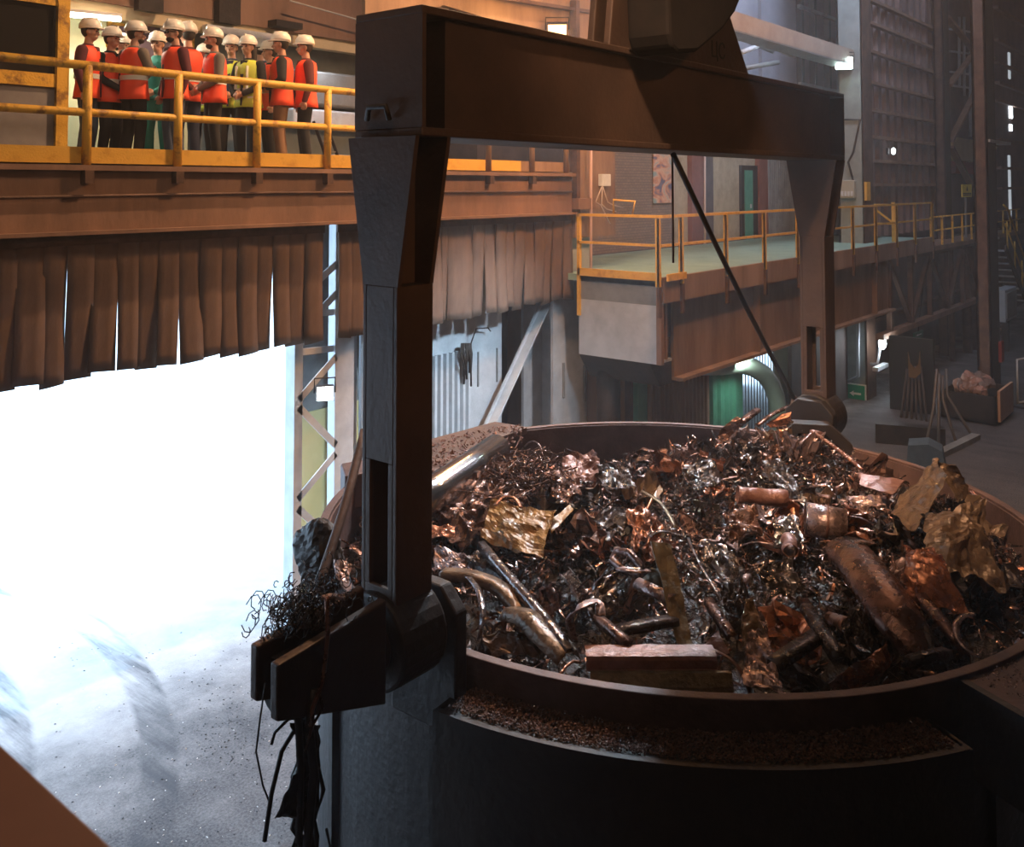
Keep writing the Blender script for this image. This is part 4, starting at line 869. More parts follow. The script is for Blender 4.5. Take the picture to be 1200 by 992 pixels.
# ================================================================ LIFTING BEAM
BC = Vector((7.15, 4.08, 0)); RIM = 3.22; RR = 2.95
yk = Th('lifting_beam', 'large dark brown lifting beam with two tapered legs holding the scrap bucket', 'lifting beam', (7.1, 4.0, 3.2))
ya, yb = 3.715, 4.285; X0, X1 = 3.75, 10.49; Zb, Zt = 6.28, 7.03
yk.part(MB().box(X0, X1, ya, yb, Zt-.05, Zt), 'top_flange', M['yoke'], bevel=.008)
yk.part(MB().box(X0, X1, ya, yb, Zb, Zb+.05), 'bottom_flange', M['yoke'], bevel=.008)
yk.part(MB().box(X0+.24, X1-.3, ya+.05, yb-.05, Zb+.05, Zt-.05), 'web', M['yoke'])
yk.part(MB().box(X0, X0+.03, ya, yb, Zb+.05, Zt-.05), 'end_plate', M['yoke']); yk.part(MB().box(X1-.03, X1, ya, yb, Zb+.05, Zt-.05), 'end_plate', M['yoke'])
yk.part(MB().box(X0+.03, X0+.24, ya+.22, yb-.22, Zb+.05, Zt-.05), 'inner_web', M['dark']); yk.part(MB().box(X1-.3, X1-.03, ya+.22, yb-.22, Zb+.05, Zt-.05), 'inner_web', M['dark'])
def leg(xo, sgn):
    """xo outer face X, sgn +1 grows towards +X"""
    xa_, xb_ = (xo, xo+.29*sgn); xl, xr = min(xa_, xb_), max(xa_, xb_)
    t = .03; Zk = 5.42; Z0 = 3.25; yA, yB = 3.856, 4.144
    m = MB()
    # tapered head (H-section) : two YZ plates + middle web
    for x in (xl, xr-t): m.prism([(ya, Zb), (yb, Zb), (yB, Zk), (yA, Zk)], (x, 0, 0), (0, 1, 0), (0, 0, 1), (t, 0, 0))
    m.box(xl+t, xr-t, 3.98, 4.02, Zk, Zb)
    yk.part(m, 'leg_head', M['yoke'])
    s = MB(); s.box(xl, xr, yA, yA+t, Z0, Zk).box(xl, xr, yB-t, yB, Z0, Zk)
    for x in (xl, xr-t): s.box(x, x+t, yA+t, yB-t, Z0, 3.72).box(x, x+t, yA+t, yB-t, 4.42, Zk).box(x, x+t, yA+t, yA+t+.04, 3.72, 4.42).box(x, x+t, yB-t-.04, yB-t, 3.72, 4.42)
    yk.part(s, 'leg', M['yoke'], bevel=.006)
    yk.part(MB().box(xl+.02, xr-.02, yA+.02, yB-.02, Zk-.02, Zk), 'diaphragm', M['dark'])
    n = 28; pr = [(4+.27*math.cos(2*math.pi*i/n), 3.42+.27*math.sin(2*math.pi*i/n)) for i in range(n)]
    yk.part(MB().prism(pr, (xl-.05, 0, 0), (0, 1, 0), (0, 0, 1), (xr-xl+.06, 0, 0)), 'eye_plate', M['dark'], bevel=.02)
    pr = [(4+.17*math.cos(2*math.pi*i/n), 3.42+.17*math.sin(2*math.pi*i/n)) for i in range(n)]
    yk.part(MB().prism(pr, (xl-.11, 0, 0), (0, 1, 0), (0, 0, 1), (.06, 0, 0)), 'pin_boss', M['yoke'], bevel=.015)
leg(3.70, 1); leg(10.50, -1)
# small handle lug on the near end
q = [at_x(430, 140, X0-.02), at_x(432, 126, X0-.06), at_x(452, 124, X0-.06), at_x(456, 140, X0-.02)]
yk.part(MB().tube(q, .018, 8), 'lug', M['dark'])
# lug plates with pin, chalked letters
def pxz(px, py, Y): p = at_y(px, py, Y); return (p.x, p.z)
lp = [(5.78, Zt), (8.17, Zt), (7.75, 7.58), (7.45, 8.2), (7.1, 9.0), (6.3, 9.0), (6.0, 8.6)]
for y in (3.78, 3.93): yk.part(MB().prism(lp, (0, y, 0), (1, 0, 0), (0, 0, 1), (0, .06, 0)), 'lug_plate', M['yoke'], bevel=.01)
yk.part(MB().tube([(6.95, 3.4, 8.75), (6.95, 4.6, 8.75)], .16, 20), 'pin', M['dark'])
def text(s, loc, size, m, parent, rot):
    c = bpy.data.curves.new('marking', 'FONT'); c.body = s; c.size = size; c.extrude = .002
    o = bpy.data.objects.new('marking', c); COL.objects.link(o); o.location = loc; o.rotation_euler = rot
    bpy.context.view_layer.update(); me = bpy.data.meshes.new_from_object(o); COL.objects.unlink(o)
    o2 = bpy.data.objects.new('marking', me); COL.objects.link(o2); o2.location = Vector(loc)-parent.location; o2.rotation_euler = rot; o2.parent = parent
    me.materials.clear(); me.materials.append(m); return o2
CH = mat('dark_marker', (.012,.008,.006), None, .7)
p = at_y(833, 66, 3.775); text('ЦС', tuple(p), .20, CH, yk.o, (math.pi/2, 0, 0))
p = at_y(742, 46, 3.775); text('1С', tuple(p), .24, CH, yk.o, (math.pi/2, 0, 0))
# crane hook
hk = Th('crane_hook', 'huge dark crane hook hanging in front of the lug plates above the lifting beam', 'hook', (6.9, 3.5, 7.05))
pts = [pxz(782, 40, 3.35), pxz(786, 56, 3.35), pxz(792, 62, 3.35), pxz(815, 61, 3.35), pxz(828, 50, 3.35), pxz(845, 35, 3.35), pxz(860, 14, 3.35), pxz(869, -8, 3.35)]
xL = pts[0][0]; xR = pts[-1][0]
pts += [(xR+.25, 8.5), (xR+.1, 9.3), (xR-.5, 9.9), (xR-.7, 12), (xL+.0, 12), (xL-.1, 9.9), (xL-.6, 9.4), (xL-.7, 8.9), (xL-.45, 8.75), (xL+.1, 9.1), (xL+.75, 9.0), (xL+.9, 8.5), (xL+.5, 8.2), (xL-.05, 8.0)]
hk.part(MB().prism(pts, (0, 3.33, 0), (1, 0, 0), (0, 0, 1), (0, .36, 0)), 'body', mat('hook_steel', (.010,.008,.007), (.018,.013,.011), .85, 0, spec=.1), bevel=.03)
# sling from the beam to the far ear of the bucket
s0 = at_y(789, 181, 3.9); s1 = Vector((10.0, 4.55, 3.62))
s1 = at_y(931, 467, 4.6)
mid = (s0+s1)/2+Vector((0, 0, -.06))
sl = Th('sling_cable', 'taut dark steel sling running from the lifting beam down to the far bucket ear', 'cable', tuple(s1))
sl.part(MB().tube([s0, (s0*.75+s1*.25)+Vector((0, 0, -.04)), mid, (s0*.25+s1*.75)+Vector((0, 0, -.04)), s1], .026, 8), 'rope', M['dark'])
sl.part(MB().tube([s1+Vector((.07*math.cos(a), 0, .07*math.sin(a)-.05)) for a in [i*math.pi/5 for i in range(10)]], .02, 8, closed=True), 'shackle', M['rust'])
p0 = at_y(788, 181, 4.2); tag(center_on(MB().tube([p0, Vector((p0.x, p0.y, 5.3))], .012, 6).build('thin_rope', M['rust'])), 'thin brown rope hanging straight from the lifting beam', 'rope')

# ================================================================ SCRAP BUCKET
bk = Th('scrap_bucket', 'huge round dark steel scrap bucket heaped with shredded scrap metal', 'bucket', (7.1, 4, 0))
c2 = (7.15, 4.08)
bk.part(MB().arc(c2, RR-.06, RR, 0, 360, .3, 2.95, 96), 'shell', M['bucket'])
bk.part(MB().arc(c2, RR-.05, RR+.02, 0, 360, 2.9, RIM, 96), 'rim_band', M['bucket_in'], bevel=.006)
bk.part(MB().arc(c2, RR-.07, RR-.055, 0, 360, .4, RIM-.02, 96), 'lining', M['bucket_in'])
bk.part(MB().arc(c2, .01, RR-.05, 0, 360, .3, .36, 64), 'bottom', M['bucket'])
bk.part(MB().arc(c2, RR, 3.26, 186, 238, 3.0, 3.03, 40), 'ledge', M['bucket'])
bk.part(MB().arc(c2, 3.23, 3.27, 186, 238, .5, 3.035, 40), 'apron', M['bucket'])
for a in (186, 238): 
    t = math.radians(a); d = Vector((math.cos(t), math.sin(t), 0)); p = BC+d*RR; q = BC+d*3.27
    bk.part(MB().bar(p+Vector((0, 0, 1.76)), q+Vector((0, 0, 1.76)), .04, 2.54), 'apron_end', M['bucket'])
for a in range(0, 360, 30):
    t = math.radians(a+8); d = Vector((math.cos(t), math.sin(t), 0)); bk.part(MB().bar(BC+d*(RR-.01)+Vector((0, 0, .3)), BC+d*(RR-.01)+Vector((0, 0, 2.9)), .12, .08, (d.y, -d.x, 0)), 'rib', M['bucket'])
# legs the bucket stands on
for a in (45, 135, 225, 315):
    t = math.radians(a); d = BC+Vector((math.cos(t), math.sin(t), 0))*2.5; bk.part(MB().box(d.x-.25, d.x+.25, d.y-.25, d.y+.25, 0, .32), 'foot', M['bucket'])
# ears, both sides
def octo(cy, cz, w, h, c): return [(cy-w, cz-h), (cy+w, cz-h), (cy+w, cz+h-c), (cy+w-c, cz+h), (cy-w+c, cz+h), (cy-w, cz+h-c)]
for xs_, xe in ((4.06, 4.16), (10.06, 10.18)):
    bk.part(MB().prism(octo(4.0, 3.22, .27, .42, .13), (xs_, 0, 0), (0, 1, 0), (0, 0, 1), (xe-xs_, 0, 0)), 'ear_plate', M['bucket'], bevel=.015)
# trunnions
for x0_, x1_ in ((3.0, 4.05), (10.15, 10.6)):
    bk.part(MB().tube([(x0_, 4, 3.42), (x1_, 4, 3.42)], .12, 20), 'trunnion', M['dark'])
# near trunnion arm block (stepped)
bk.part(MB().prism([(2.86, 3.40), (3.58, 3.18), (3.58, 3.74), (2.86, 3.67)], (0, 3.80, 0), (1, 0, 0), (0, 0, 1), (0, .06, 0)), 'trunnion_bracket', M['yoke'], bevel=.012); bk.part(MB().prism([(2.87, 3.43), (3.58, 3.22), (3.58, 3.76), (2.87, 3.70)], (0, 3.98, 0), (1, 0, 0), (0, 0, 1), (0, .06, 0)), 'trunnion_bracket', M['rust'], bevel=.012); bk.part(MB().box(2.95, 3.58, 3.86, 3.98, 3.46, 3.62), 'trunnion_bracket', M['dark'])
# far ear box and lip (behind the far leg)
bk.part(MB().prism([(-.55, 0), (-.5, .22), (-.25, .42), (.25, .42), (.55, .2), (.6, -.1), (.45, -.1), (.42, .12), (.18, .30), (-.2, .30), (-.38, .15), (-.42, -.05)], (9.78, 3.86, 3.08), (.36, -.66, 0), (0, 0, .9), (.16, .09, 0)), 'lifting_loop', M['bucket'], bevel=.012)
# right hand tray (outside the rim), rear-left shelf, left tray
def tray(a0, a1, r0, r1, z, nm): bk.part(MB().arc(c2, r0, r1, a0, a1, z-.06, z, 16), nm, M['bucket_in'])
tray(243, 282, RR-.02, 3.95, RIM-.03, 'outer_tray')
t = math.radians(243); d = Vector((math.cos(t), math.sin(t), 0)); bk.part(MB().bar(BC+d*RR+Vector((0, 0, 2.95)), BC+d*3.95+Vector((0, 0, 2.95)), .05, .5), 'tray_gusset', M['bucket'])
sh = [at_z(500, 515, 3.27), at_z(580, 493.5, 3.27), at_z(618, 500, 3.27), at_z(560, 522, 3.27), at_z(504, 554, 3.27), at_z(440, 560, 3.27), at_z(440, 530, 3.27)]
bk.part(MB().prism([(p.x, p.y) for p in sh], (0, 0, 3.19), (1, 0, 0), (0, 1, 0), (0, 0, .08)), 'inner_shelf', M['rust'], bevel=.01)
sh = [at_z(399, 545, 3.3), at_z(426, 540, 3.3), at_z(430, 556, 3.3), at_z(404, 560, 3.3)]
bk.part(MB().prism([(p.x, p.y) for p in sh], (0, 0, 3.0), (1, 0, 0), (0, 1, 0), (0, 0, .32)), 'corner_block', M['bucket_in'], bevel=.02)

# ================================================================ SCRAP HEAP
def scrapmat(n, c1, c2, rough=.32, metal=.75, scale=9, bump=.5):
    return mat(n, c1, c2, rough, metal, scale, bump, 30, rvar=.15)
S = dict(
 dark=scrapmat('scrap_dark', (.012,.009,.008), (.05,.032,.026), .28, .6),
 brown=scrapmat('scrap_brown', (.05,.026,.02), (.17,.085,.06), .28, .7),
 copper=scrapmat('scrap_copper', (.14,.05,.028), (.34,.14,.075), .28, .7),
 steel=scrapmat('scrap_steel', (.10,.085,.085), (.34,.29,.28), .2, .9),
 pink=scrapmat('scrap_pinkish', (.14,.085,.075), (.38,.26,.235), .28, .7),
 tan=scrapmat('scrap_tan', (.06,.036,.02), (.19,.115,.065), .36, .35),
 olive=scrapmat('scrap_olive', (.05,.036,.018), (.15,.11,.06), .38, .4),
 yellow=scrapmat('scrap_yellow', (.13,.058,.008), (.33,.15,.02), .46, .1),
 rust=scrapmat('scrap_rust', (.09,.033,.02), (.19,.085,.06), .42, .3),
 chrome=mat('scrap_chrome', (.6,.58,.56), (.72,.70,.68), .18, 1, 5, .15, 20),
)
ef = Vector((math.cos(math.radians(29.4)), math.sin(math.radians(29.4)), 0)); er = Vector((ef.y, -ef.x, 0))
def hz(x, y):
    d = Vector((x, y, 0))-BC; s, t = d.dot(ef), d.dot(er); r = math.hypot(s, t)
    g = -.42 - .38*max(0, min(1, (-s-.5)/1.3))
    g += .45*math.exp(-((s-2.1)**2/1.0+(t-.95)**2/1.1)) + .36*math.exp(-((s-1.0)**2/.5+(t+1.9)**2/.45)) + .30*math.exp(-((s-.3)**2/1.2+(t-2.3)**2/.5)) + .12*math.exp(-(s*s+t*t)/2)
    if s < 1.5: g -= .10*max(0, r-2.5)/.4
    g += .16*noise.noise(Vector((x*1.3, y*1.3, 1.7))) + .09*noise.noise(Vector((x*3.4, y*3.4, 5)))
    return RIM+g
hm_ = MB(); nr, na = 46, 120; vs = []; fs = []
for i in range(nr+1):
    r = (RR-.09)*i/nr
    for j in range(na):
        a = 2*math.pi*j/na; x, y = BC.x+r*math.cos(a), BC.y+r*math.sin(a); z = hz(x, y)-.07+.05*noise.noise(Vector((x*9, y*9, 2)))+.03*noise.noise(Vector((x*22, y*22, 8)))
        vs.append((x, y, z))
for i in range(nr):
    for j in range(na): k = (j+1) % na; fs.append((i*na+j, (i+1)*na+j, (i+1)*na+k, i*na+k))
o = hm_.add(vs, fs).build('shredded_scrap_bed', mat('heap_bed', (.008,.006,.005), (.03,.018,.013), .45, .4, 14, 1, 60))
tag(center_on(o, (7.1, 4, 2.5)), 'dark bed of fine shredded scrap filling the round bucket', 'scrap', kind='stuff')
def rnd_rot(): 
    return Matrix.Rotation(random.uniform(0, 6.28), 3, 'Z') @ Matrix.Rotation(random.gauss(0, .7), 3, 'X') @ Matrix.Rotation(random.gauss(0, .7), 3, 'Y')
def spot(rmax=2.80):
    while True:
        x, y = random.uniform(-rmax, rmax), random.uniform(-rmax, rmax)
        if x*x+y*y < rmax*rmax: return BC.x+x, BC.y+y
def fine(n, m, lo, hi, wlo, whi, up_=.04, dens=None):
    t = MB(); cnt = 0
    while cnt < n:
        x, y = spot()
        if dens and random.random() > dens(x, y): continue
        cnt += 1
        L = random.uniform(lo, hi); w_ = random.uniform(wlo, whi); R_ = rnd_rot(); b = random.uniform(-1.6, 1.6)/L; tw = random.uniform(-1.5, 1.5)
        p = Vector((x, y, hz(x, y)+random.uniform(-.05, up_))); k = 4; a = 0; q = Vector((0, 0, 0)); vs = []
        for i in range(k+1):
            f = Vector((math.cos(a), 0, math.sin(a))); s = Vector((0, math.cos(tw*i/k), math.sin(tw*i/k)))*w_/2
            vs += [p+R_ @ (q+s), p+R_ @ (q-s)]; q = q+f*L/k; a += b*L/k
        t.add(vs, [(2*i, 2*i+1, 2*i+3, 2*i+2) for i in range(k)])
    return t.build('swarf', m)
def dens_back(x, y):
    d = Vector((x, y, 0))-BC; s, t = d.dot(ef), d.dot(er)
    return .10+.90*max(0, min(1, (s+1.6)/2.2))
for nm, m, n, lab in (('d', S['dark'], 9000, 'dark glossy metal swarf scattered all over the heap'), ('b', S['brown'], 6000, 'brown metal swarf scattered all over the heap'), ('p', S['pink'], 2600, 'pinkish glinting swarf scattered over the heap'), ('s', S['steel'], 2000, 'bright steel swarf glinting over the heap'), ('c', S['copper'], 1700, 'coppery swarf scattered over the heap')):
    o = fine(n, m, .03, .15, .005, .026, .07, dens_back); tag(center_on(o, (7.1, 4, 2.6)), lab, 'swarf', kind='stuff')
# ---- individual pieces : prototypes
def ribbon(L, w_, bend, twist, n=14, wob=0):
    t = MB(); a = -bend/2; q = Vector((0, 0, 0)); vs = []
    for i in range(n+1):
        f = Vector((math.cos(a), 0, math.sin(a))); s = Vector((0, math.cos(twist*i/n), math.sin(twist*i/n)))*w_/2
        vs += [q+s, q+Vector((0, 0, .12*w_)), q-s]; q = q+f*L/n; a += bend/n + wob*math.sin(i*1.3)
    c = sum(vs, Vector())/len(vs); vs = [v-c for v in vs]
    return t.add(vs, [(3*i+j, 3*i+j+1, 3*i+j+4, 3*i+j+3) for i in range(n) for j in range(2)], True)
def crumple(w_, h, amp, seed, n=9, fold=0):
    t = MB(); vs = []
    for i in range(n+1):
        for j in range(n+1):
            u, v = i/n-.5, j/n-.5; p = Vector((u*w_, v*h, 0)); q = Vector((u*3.1+seed, v*3.1, seed*.7))
            nn = noise.noise_vector(q)*amp*1.1+noise.noise_vector(q*2.7)*amp*.5
            p += Vector((nn.x*.6, nn.y*.6, nn.z*1.6+fold*abs(u)*w_)); vs.append(p)
    return t.add(vs, [(i*(n+1)+j, (i+1)*(n+1)+j, (i+1)*(n+1)+j+1, i*(n+1)+j+1) for i in range(n) for j in range(n)])
def offcut(L, r, dent, seed):
    t = MB(); pts = [(L*(i/8-.5), .15*dent*math.sin(i*.7+seed), .1*dent*math.cos(i*.9)) for i in range(9)]
    t.tube(pts, r, 14, caps=False)
    for v in t.v:
        k = noise.noise(Vector((v.x*6+seed, v.y*8, v.z*8)))
        v.z *= 1-.35*max(0, k+.2); v.y += .01*k
    return t
def bracket(L, w_, d, seed):
    t = MB(); n = 8; vs = []
    for i in range(n+1):
        x = L*(i/n-.5); k = noise.noise(Vector((x*5, seed, 0)))*.12
        vs += [(x, -w_/2+k*.2, d), (x, -w_/2+k*.1, 0), (x, w_/2, k*.1), (x, w_/2+k*.2, d*(.6+.4*math.sin(seed)))]
    return t.add(vs, [(4*i+j, 4*i+j+1, 4*i+j+5, 4*i+j+4) for i in range(n) for j in range(3)])
def curl(R_, turns, r, seed):
    t = MB(); pts = []
    for i in range(int(26*turns)):
        a = i/26*2*math.pi; k = 1+.35*noise.noise(Vector((a*.5, seed, 0))); pts.append((R_*k*math.cos(a), R_*k*math.sin(a), .04*i/26+.05*noise.noise(Vector((a*.6, seed, 4)))))
    return t.tube(pts, r, 6)
protos = []
def proto(mk, nm, solid, mats, cat, label, group):
    for m in mats: protos.append([mk, nm, solid, m, cat, label, group])
def rods(L, seed):
    pts = [(L*(i/6-.5), .06*L*math.sin(i+seed), .05*L*math.cos(i*1.4+seed)) for i in range(7)]; return MB().tube(pts, .011, 7)
kinds = [
 ('scrap_strip', lambda s: ribbon(random.uniform(.25, .55), random.uniform(.03, .07), random.uniform(.8, 3.4), random.uniform(-.8, .8), wob=.05), .004, ['brown', 'steel', 'dark', 'pink', 'copper', 'brown'], 'scrap strip', 'curved scrap metal strip lying among the small pieces of the heap', 'curved strips in the scrap heap', 74),
 ('scrap_sheet', lambda s: crumple(random.uniform(.2, .38), random.uniform(.16, .3), .10, s, fold=random.uniform(-.4, .5)), .004, ['brown', 'dark', 'tan', 'pink', 'dark', 'copper'], 'scrap sheet', 'small crumpled sheet metal piece lying among the heap', 'crumpled sheets in the scrap heap', 70),
 ('pipe_offcut', lambda s: offcut(random.uniform(.16, .34), random.uniform(.035, .06), .08, s), .004, ['brown', 'dark', 'pink', 'rust'], 'pipe offcut', 'short dented pipe offcut lying in the heap', 'pipe offcuts in the scrap heap', 30),
 ('scrap_bracket', lambda s: bracket(random.uniform(.2, .45), random.uniform(.05, .1), random.uniform(.03, .06), s), .005, ['dark', 'brown', 'steel', 'rust', 'olive'], 'scrap bracket', 'short folded channel offcut lying in the heap', 'folded channels in the scrap heap', 50),
 ('scrap_wire', lambda s: curl(random.uniform(.08, .2), random.uniform(.5, 1.3), .007, s), 0, ['brown', 'dark', 'pink'], 'scrap wire', 'curled scrap wire sticking out of the heap', 'curled wires in the scrap heap', 34),
 ('scrap_rod', lambda s: rods(random.uniform(.35, .8), s), 0, ['brown', 'dark', 'copper'], 'scrap rod', 'thin bent scrap rod lying on the heap', 'thin rods in the scrap heap', 34),
]
for nm, mk, solid, mats, cat, lab, grp, cnt in kinds:
    pr = []
    for i in range(len(mats)*2):
        o = mk(i*3.3+1).build(nm, S[mats[i % len(mats)]], solid=solid); tag(o, lab, cat, grp); pr.append(o)
    for i in range(cnt):
        o = pr[i] if i < len(pr) else pr[i % len(pr)].copy()
        if i >= len(pr): COL.objects.link(o)
        while True:
            x, y = spot(2.66)
            if random.random() < dens_back(x, y)+.15: break
        o.location = (x, y, hz(x, y)+random.uniform(0, .05)); o.rotation_euler = rnd_rot().to_euler()
        k = random.uniform(.85, 1.4); o.scale = (k, k, k)
# ---- hand placed pieces
def Q(px, py, dz=0): return at_z(px, py, RIM+dz)
def patch(name, c, m, label, cat, n=18, amp=.05, bulge=0, seed=1, solid=.006, holes=None, sub=1, edge=.02):
    """crumpled sheet between four corner points a,b,c,d"""
    a, b, c_, d = c; nrm = ((b-a).cross(d-a)).normalized(); cen = (a+b+c_+d)/4
    if nrm.dot(EYE-cen) < 0: nrm = -nrm
    vs = []
    for i in range(n+1):
        for j in range(n+1):
            u, v = i/n, j/n; p = a*(1-u)*(1-v)+b*u*(1-v)+c_*u*v+d*(1-u)*v
            q = p*2.3+Vector((seed, 0, 0)); w_ = noise.noise_vector(q)*amp*1.2+noise.noise_vector(q*2.4)*amp*.8
            w_ += nrm*amp*(1.5*(.3-abs(noise.noise(q*2.2)))+1.1*(.3-abs(noise.noise(q*4.7+Vector((9, 0, 0)))))+.5*noise.noise(q*11))
            if i in (0, n) or j in (0, n): w_ += noise.noise_vector(q*6)*amp*.6
            p = p+w_+nrm*bulge*math.sin(u*math.pi)*math.sin(v*math.pi); vs.append(p)
    o = MB().add(vs, [(i*(n+1)+j, (i+1)*(n+1)+j, (i+1)*(n+1)+j+1, i*(n+1)+j+1) for i in range(n) for j in range(n) if not (holes and holes(i/n, j/n))], False).build(name, m, solid=solid)
    return tag(center_on(o), label, cat)
def sweep(name, pts, prof, m, label, cat, solid=.006, hint=(0, 0, 1), smooth=4, scale=None, parent=None):
    """sweep an open profile (side, up) along a smoothed path"""
    P = [Vector(p) for p in pts]; path = []
    for i in range(len(P)-1):
        p0, p1, p2, p3 = P[max(i-1, 0)], P[i], P[i+1], P[min(i+2, len(P)-1)]
        for k in range(smooth):
            t = k/smooth; path.append(.5*((2*p1)+(p2-p0)*t+(2*p0-5*p1+4*p2-p3)*t*t+(3*p1-p0-3*p2+p3)*t**3))
    path.append(P[-1]); vs = []; n = len(prof)
    for i, p in enumerate(path):
        d = (path[min(i+1, len(path)-1)]-path[max(i-1, 0)]); _, s, u = frame(d, hint); k = scale(i/(len(path)-1)) if scale else 1
        for a, b in prof: vs.append(p+(s*a+u*b)*k)
    fs = [(i*n+j, i*n+j+1, (i+1)*n+j+1, (i+1)*n+j) for i in range(len(path)-1) for j in range(n-1)]
    o = MB().add(vs, fs, True).build(name, m, solid=solid); o.data.shade_smooth() if False else None
    if parent is not None: o.parent = parent; return o
    return tag(center_on(o), label, cat)
U = lambda w, d: [(-w/2-.01, -d), (-w/2, 0), (w/2, 0), (w/2+.01, -d)]
def half(r, n=14): return [(r*math.cos(math.pi*i/n), r*math.sin(math.pi*i/n)) for i in range(n+1)]
# polished pipe at the far left
o = MB().tube([Q(478, 598, .05), Q(510, 577, .06), Q(545, 553, .08), Q(582, 526, .10)], [.15, .15, .15, .145], 28, caps=False).build('polished_pipe', S['chrome'], solid=.01)
tag(center_on(o), 'thick shiny polished pipe lying at the far left edge of the heap', 'pipe')
# matted clump over the pipe
cl_ = MB()
for i in range(340):
    p = Q(random.gauss(605, 26), random.gauss(556, 13), random.uniform(-.1, .14)); L = random.uniform(.08, .3); a = random.uniform(0, 6.28)
    d = Vector((math.cos(a), math.sin(a), random.uniform(-.5, .6)))*L
    cl_.tube([p, p+d*.5+Vector((0, 0, random.uniform(-.03, .06))), p+d], random.uniform(.004, .009), 5)
tag(center_on(cl_.build('wire_clump', S['brown'])), 'bushy matted clump of brown wire and swarf beside the polished pipe', 'wire clump', kind='stuff')
patch('crushed_sheet', [Q(505, 600, -.05), Q(585, 540, .12), Q(620, 590, .0), Q(530, 640, -.2)], S['brown'], 'crushed brown panel lying along the polished pipe', 'scrap sheet', amp=.07, seed=3)
patch('yellow_plate', [Q(577, 586, .12), Q(652, 600, .10), Q(632, 652, -.12), Q(562, 632, -.12)], S['yellow'], 'crumpled ochre yellow plate lying left of the middle of the heap', 'scrap plate', amp=.03, seed=5)
patch('yellow_flap', [Q(640, 610, .05), Q(668, 590, .1), Q(672, 598, .08), Q(645, 625, -.02)], S['yellow'], 'narrow ochre flap pointing right beside the crumpled yellow plate', 'scrap plate', amp=.015, seed=8)
sweep('yellow_rim_strip', [Q(580, 592, .16), Q(590, 582, .2), Q(603, 583, .2), Q(611, 595, .15)], [(-.015, 0), (.015, 0)], S['copper'], 'thin coppery arc standing on top of the yellow plate', 'scrap strip')
patch('copper_plate', [Q(506, 614, -.05), Q(536, 616, -.03), Q(534, 630, -.08), Q(505, 632, -.1)], S['copper'], 'small orange copper plate beside the near leg of the lifting beam', 'scrap plate', amp=.02, seed=2)
patch('pinkish_sheet', [Q(512, 640, -.1), Q(545, 650, -.05), Q(552, 680, -.12), Q(505, 668, -.2)], S['pink'], 'bent pinkish panel piece right of the near leg of the lifting beam', 'scrap sheet', amp=.05, seed=12)
# bumper like bent channels
sweep('bent_bumper', [Q(518, 668, .0), Q(552, 671, .02), Q(585, 684, .0), Q(608, 708, -.05), Q(625, 738, -.12), Q(622, 765, -.22)], U(.10, .05), S['tan'], 'long olive bent bumper bar curving down at the near left of the heap', 'bumper', smooth=6)
o = sweep('bumper_end', [Q(598, 716, -.08), Q(620, 722, -.02), Q(640, 742, -.05), Q(668, 768, -.1)], [(-.09, -.05), (-.05, .02), (.04, .03), (.10, -.03)], S['tan'], 'wide olive gold shell at the lower end of the bent bumper', 'scrap shell', smooth=5)
sweep('strut_channel', [Q(564, 634, .05), Q(600, 676, .03), Q(640, 722, .0), Q(668, 760, -.05)], U(.045, .05), S['steel'], 'straight shiny narrow channel crossing the bent bumper diagonally', 'scrap channel', smooth=2)
patch('dark_triangle', [Q(545, 655, -.05), Q(566, 640, .0), Q(655, 748, -.12), Q(600, 700, -.2)], S['dark'], 'dark triangular sheet behind the straight shiny channel', 'scrap sheet', amp=.02, seed=4)
sweep('hoop_strip', [Q(545, 672, .0), Q(560, 690, .05), Q(566, 720, .0), Q(562, 748, -.15)], [(-.02, 0), (.02, 0)], S['steel'], 'steel hoop strip hanging from the bumper beside the near leg', 'scrap strip')
patch('crumpled_rim_piece', [Q(565, 748, -.2), Q(618, 742, -.12), Q(622, 770, -.2), Q(580, 770, -.25)], S['tan'], 'crumpled olive sheet under the bent bumper against the rim', 'scrap sheet', amp=.05, seed=9)
sweep('hooked_strip', [Q(672, 752, -.1), Q(668, 728, .05), Q(680, 712, .15), Q(700, 706, .15), Q(704, 722, .1)], [(-.03, .01), (0, 0), (.03, .01)], S['pink'], 'hooked pinkish steel strip standing up right of the bumper end', 'scrap strip')
# sill beam
sb_ = Th('door_sill', 'long rust red box sill lying along the near rim of the bucket', 'scrap sill', tuple(Q(765, 785, -.1)))
a, b10 = Q(686, 772, -.06), Q(838, 772, -.06)
ax = (b10-a).normalized(); sd = Vector((0, 0, 1)).cross(ax)
def prof_bar(nm, prof, m, a=a, b=b10):
    t = MB(); n = len(prof); vs = []; K = 14
    for i in range(K+1):
        p = a+(b-a)*i/K
        for s_, u_ in prof: vs.append(p+sd*s_+Vector((0, 0, 1))*(u_+.006*noise.noise(Vector((i*.5, s_*9, 1)))))
    t.add(vs, [(i*n+j, i*n+j+1, (i+1)*n+j+1, (i+1)*n+j) for i in range(K) for j in range(n-1)], False); sb_.part(t, nm, m, solid=.006)
prof_bar('top_shell', [(.11, .0), (.10, .03), (.085, .042), (-.02, .046), (-.045, .038), (-.055, .02), (-.058, -.03), (-.07, -.034)], S['rust'])
prof_bar('lower_shell', [(-.07, -.034), (-.085, -.04), (-.125, -.10), (-.128, -.112), (-.14, -.15), (-.12, -.17)], S['olive'], a+ax*.02, b10+ax*.08)
sweep('sill_end_frame', [b10+Vector((0, 0, .03))+sd*.05, b10+ax*.1+Vector((0, 0, .0))-sd*.02, b10+ax*.16-Vector((0, 0, .08))-sd*.1, b10+ax*.18-Vector((0, 0, .16))-sd*.14], [(-.012, 0), (.012, 0)], S['rust'], '', '', parent=None)
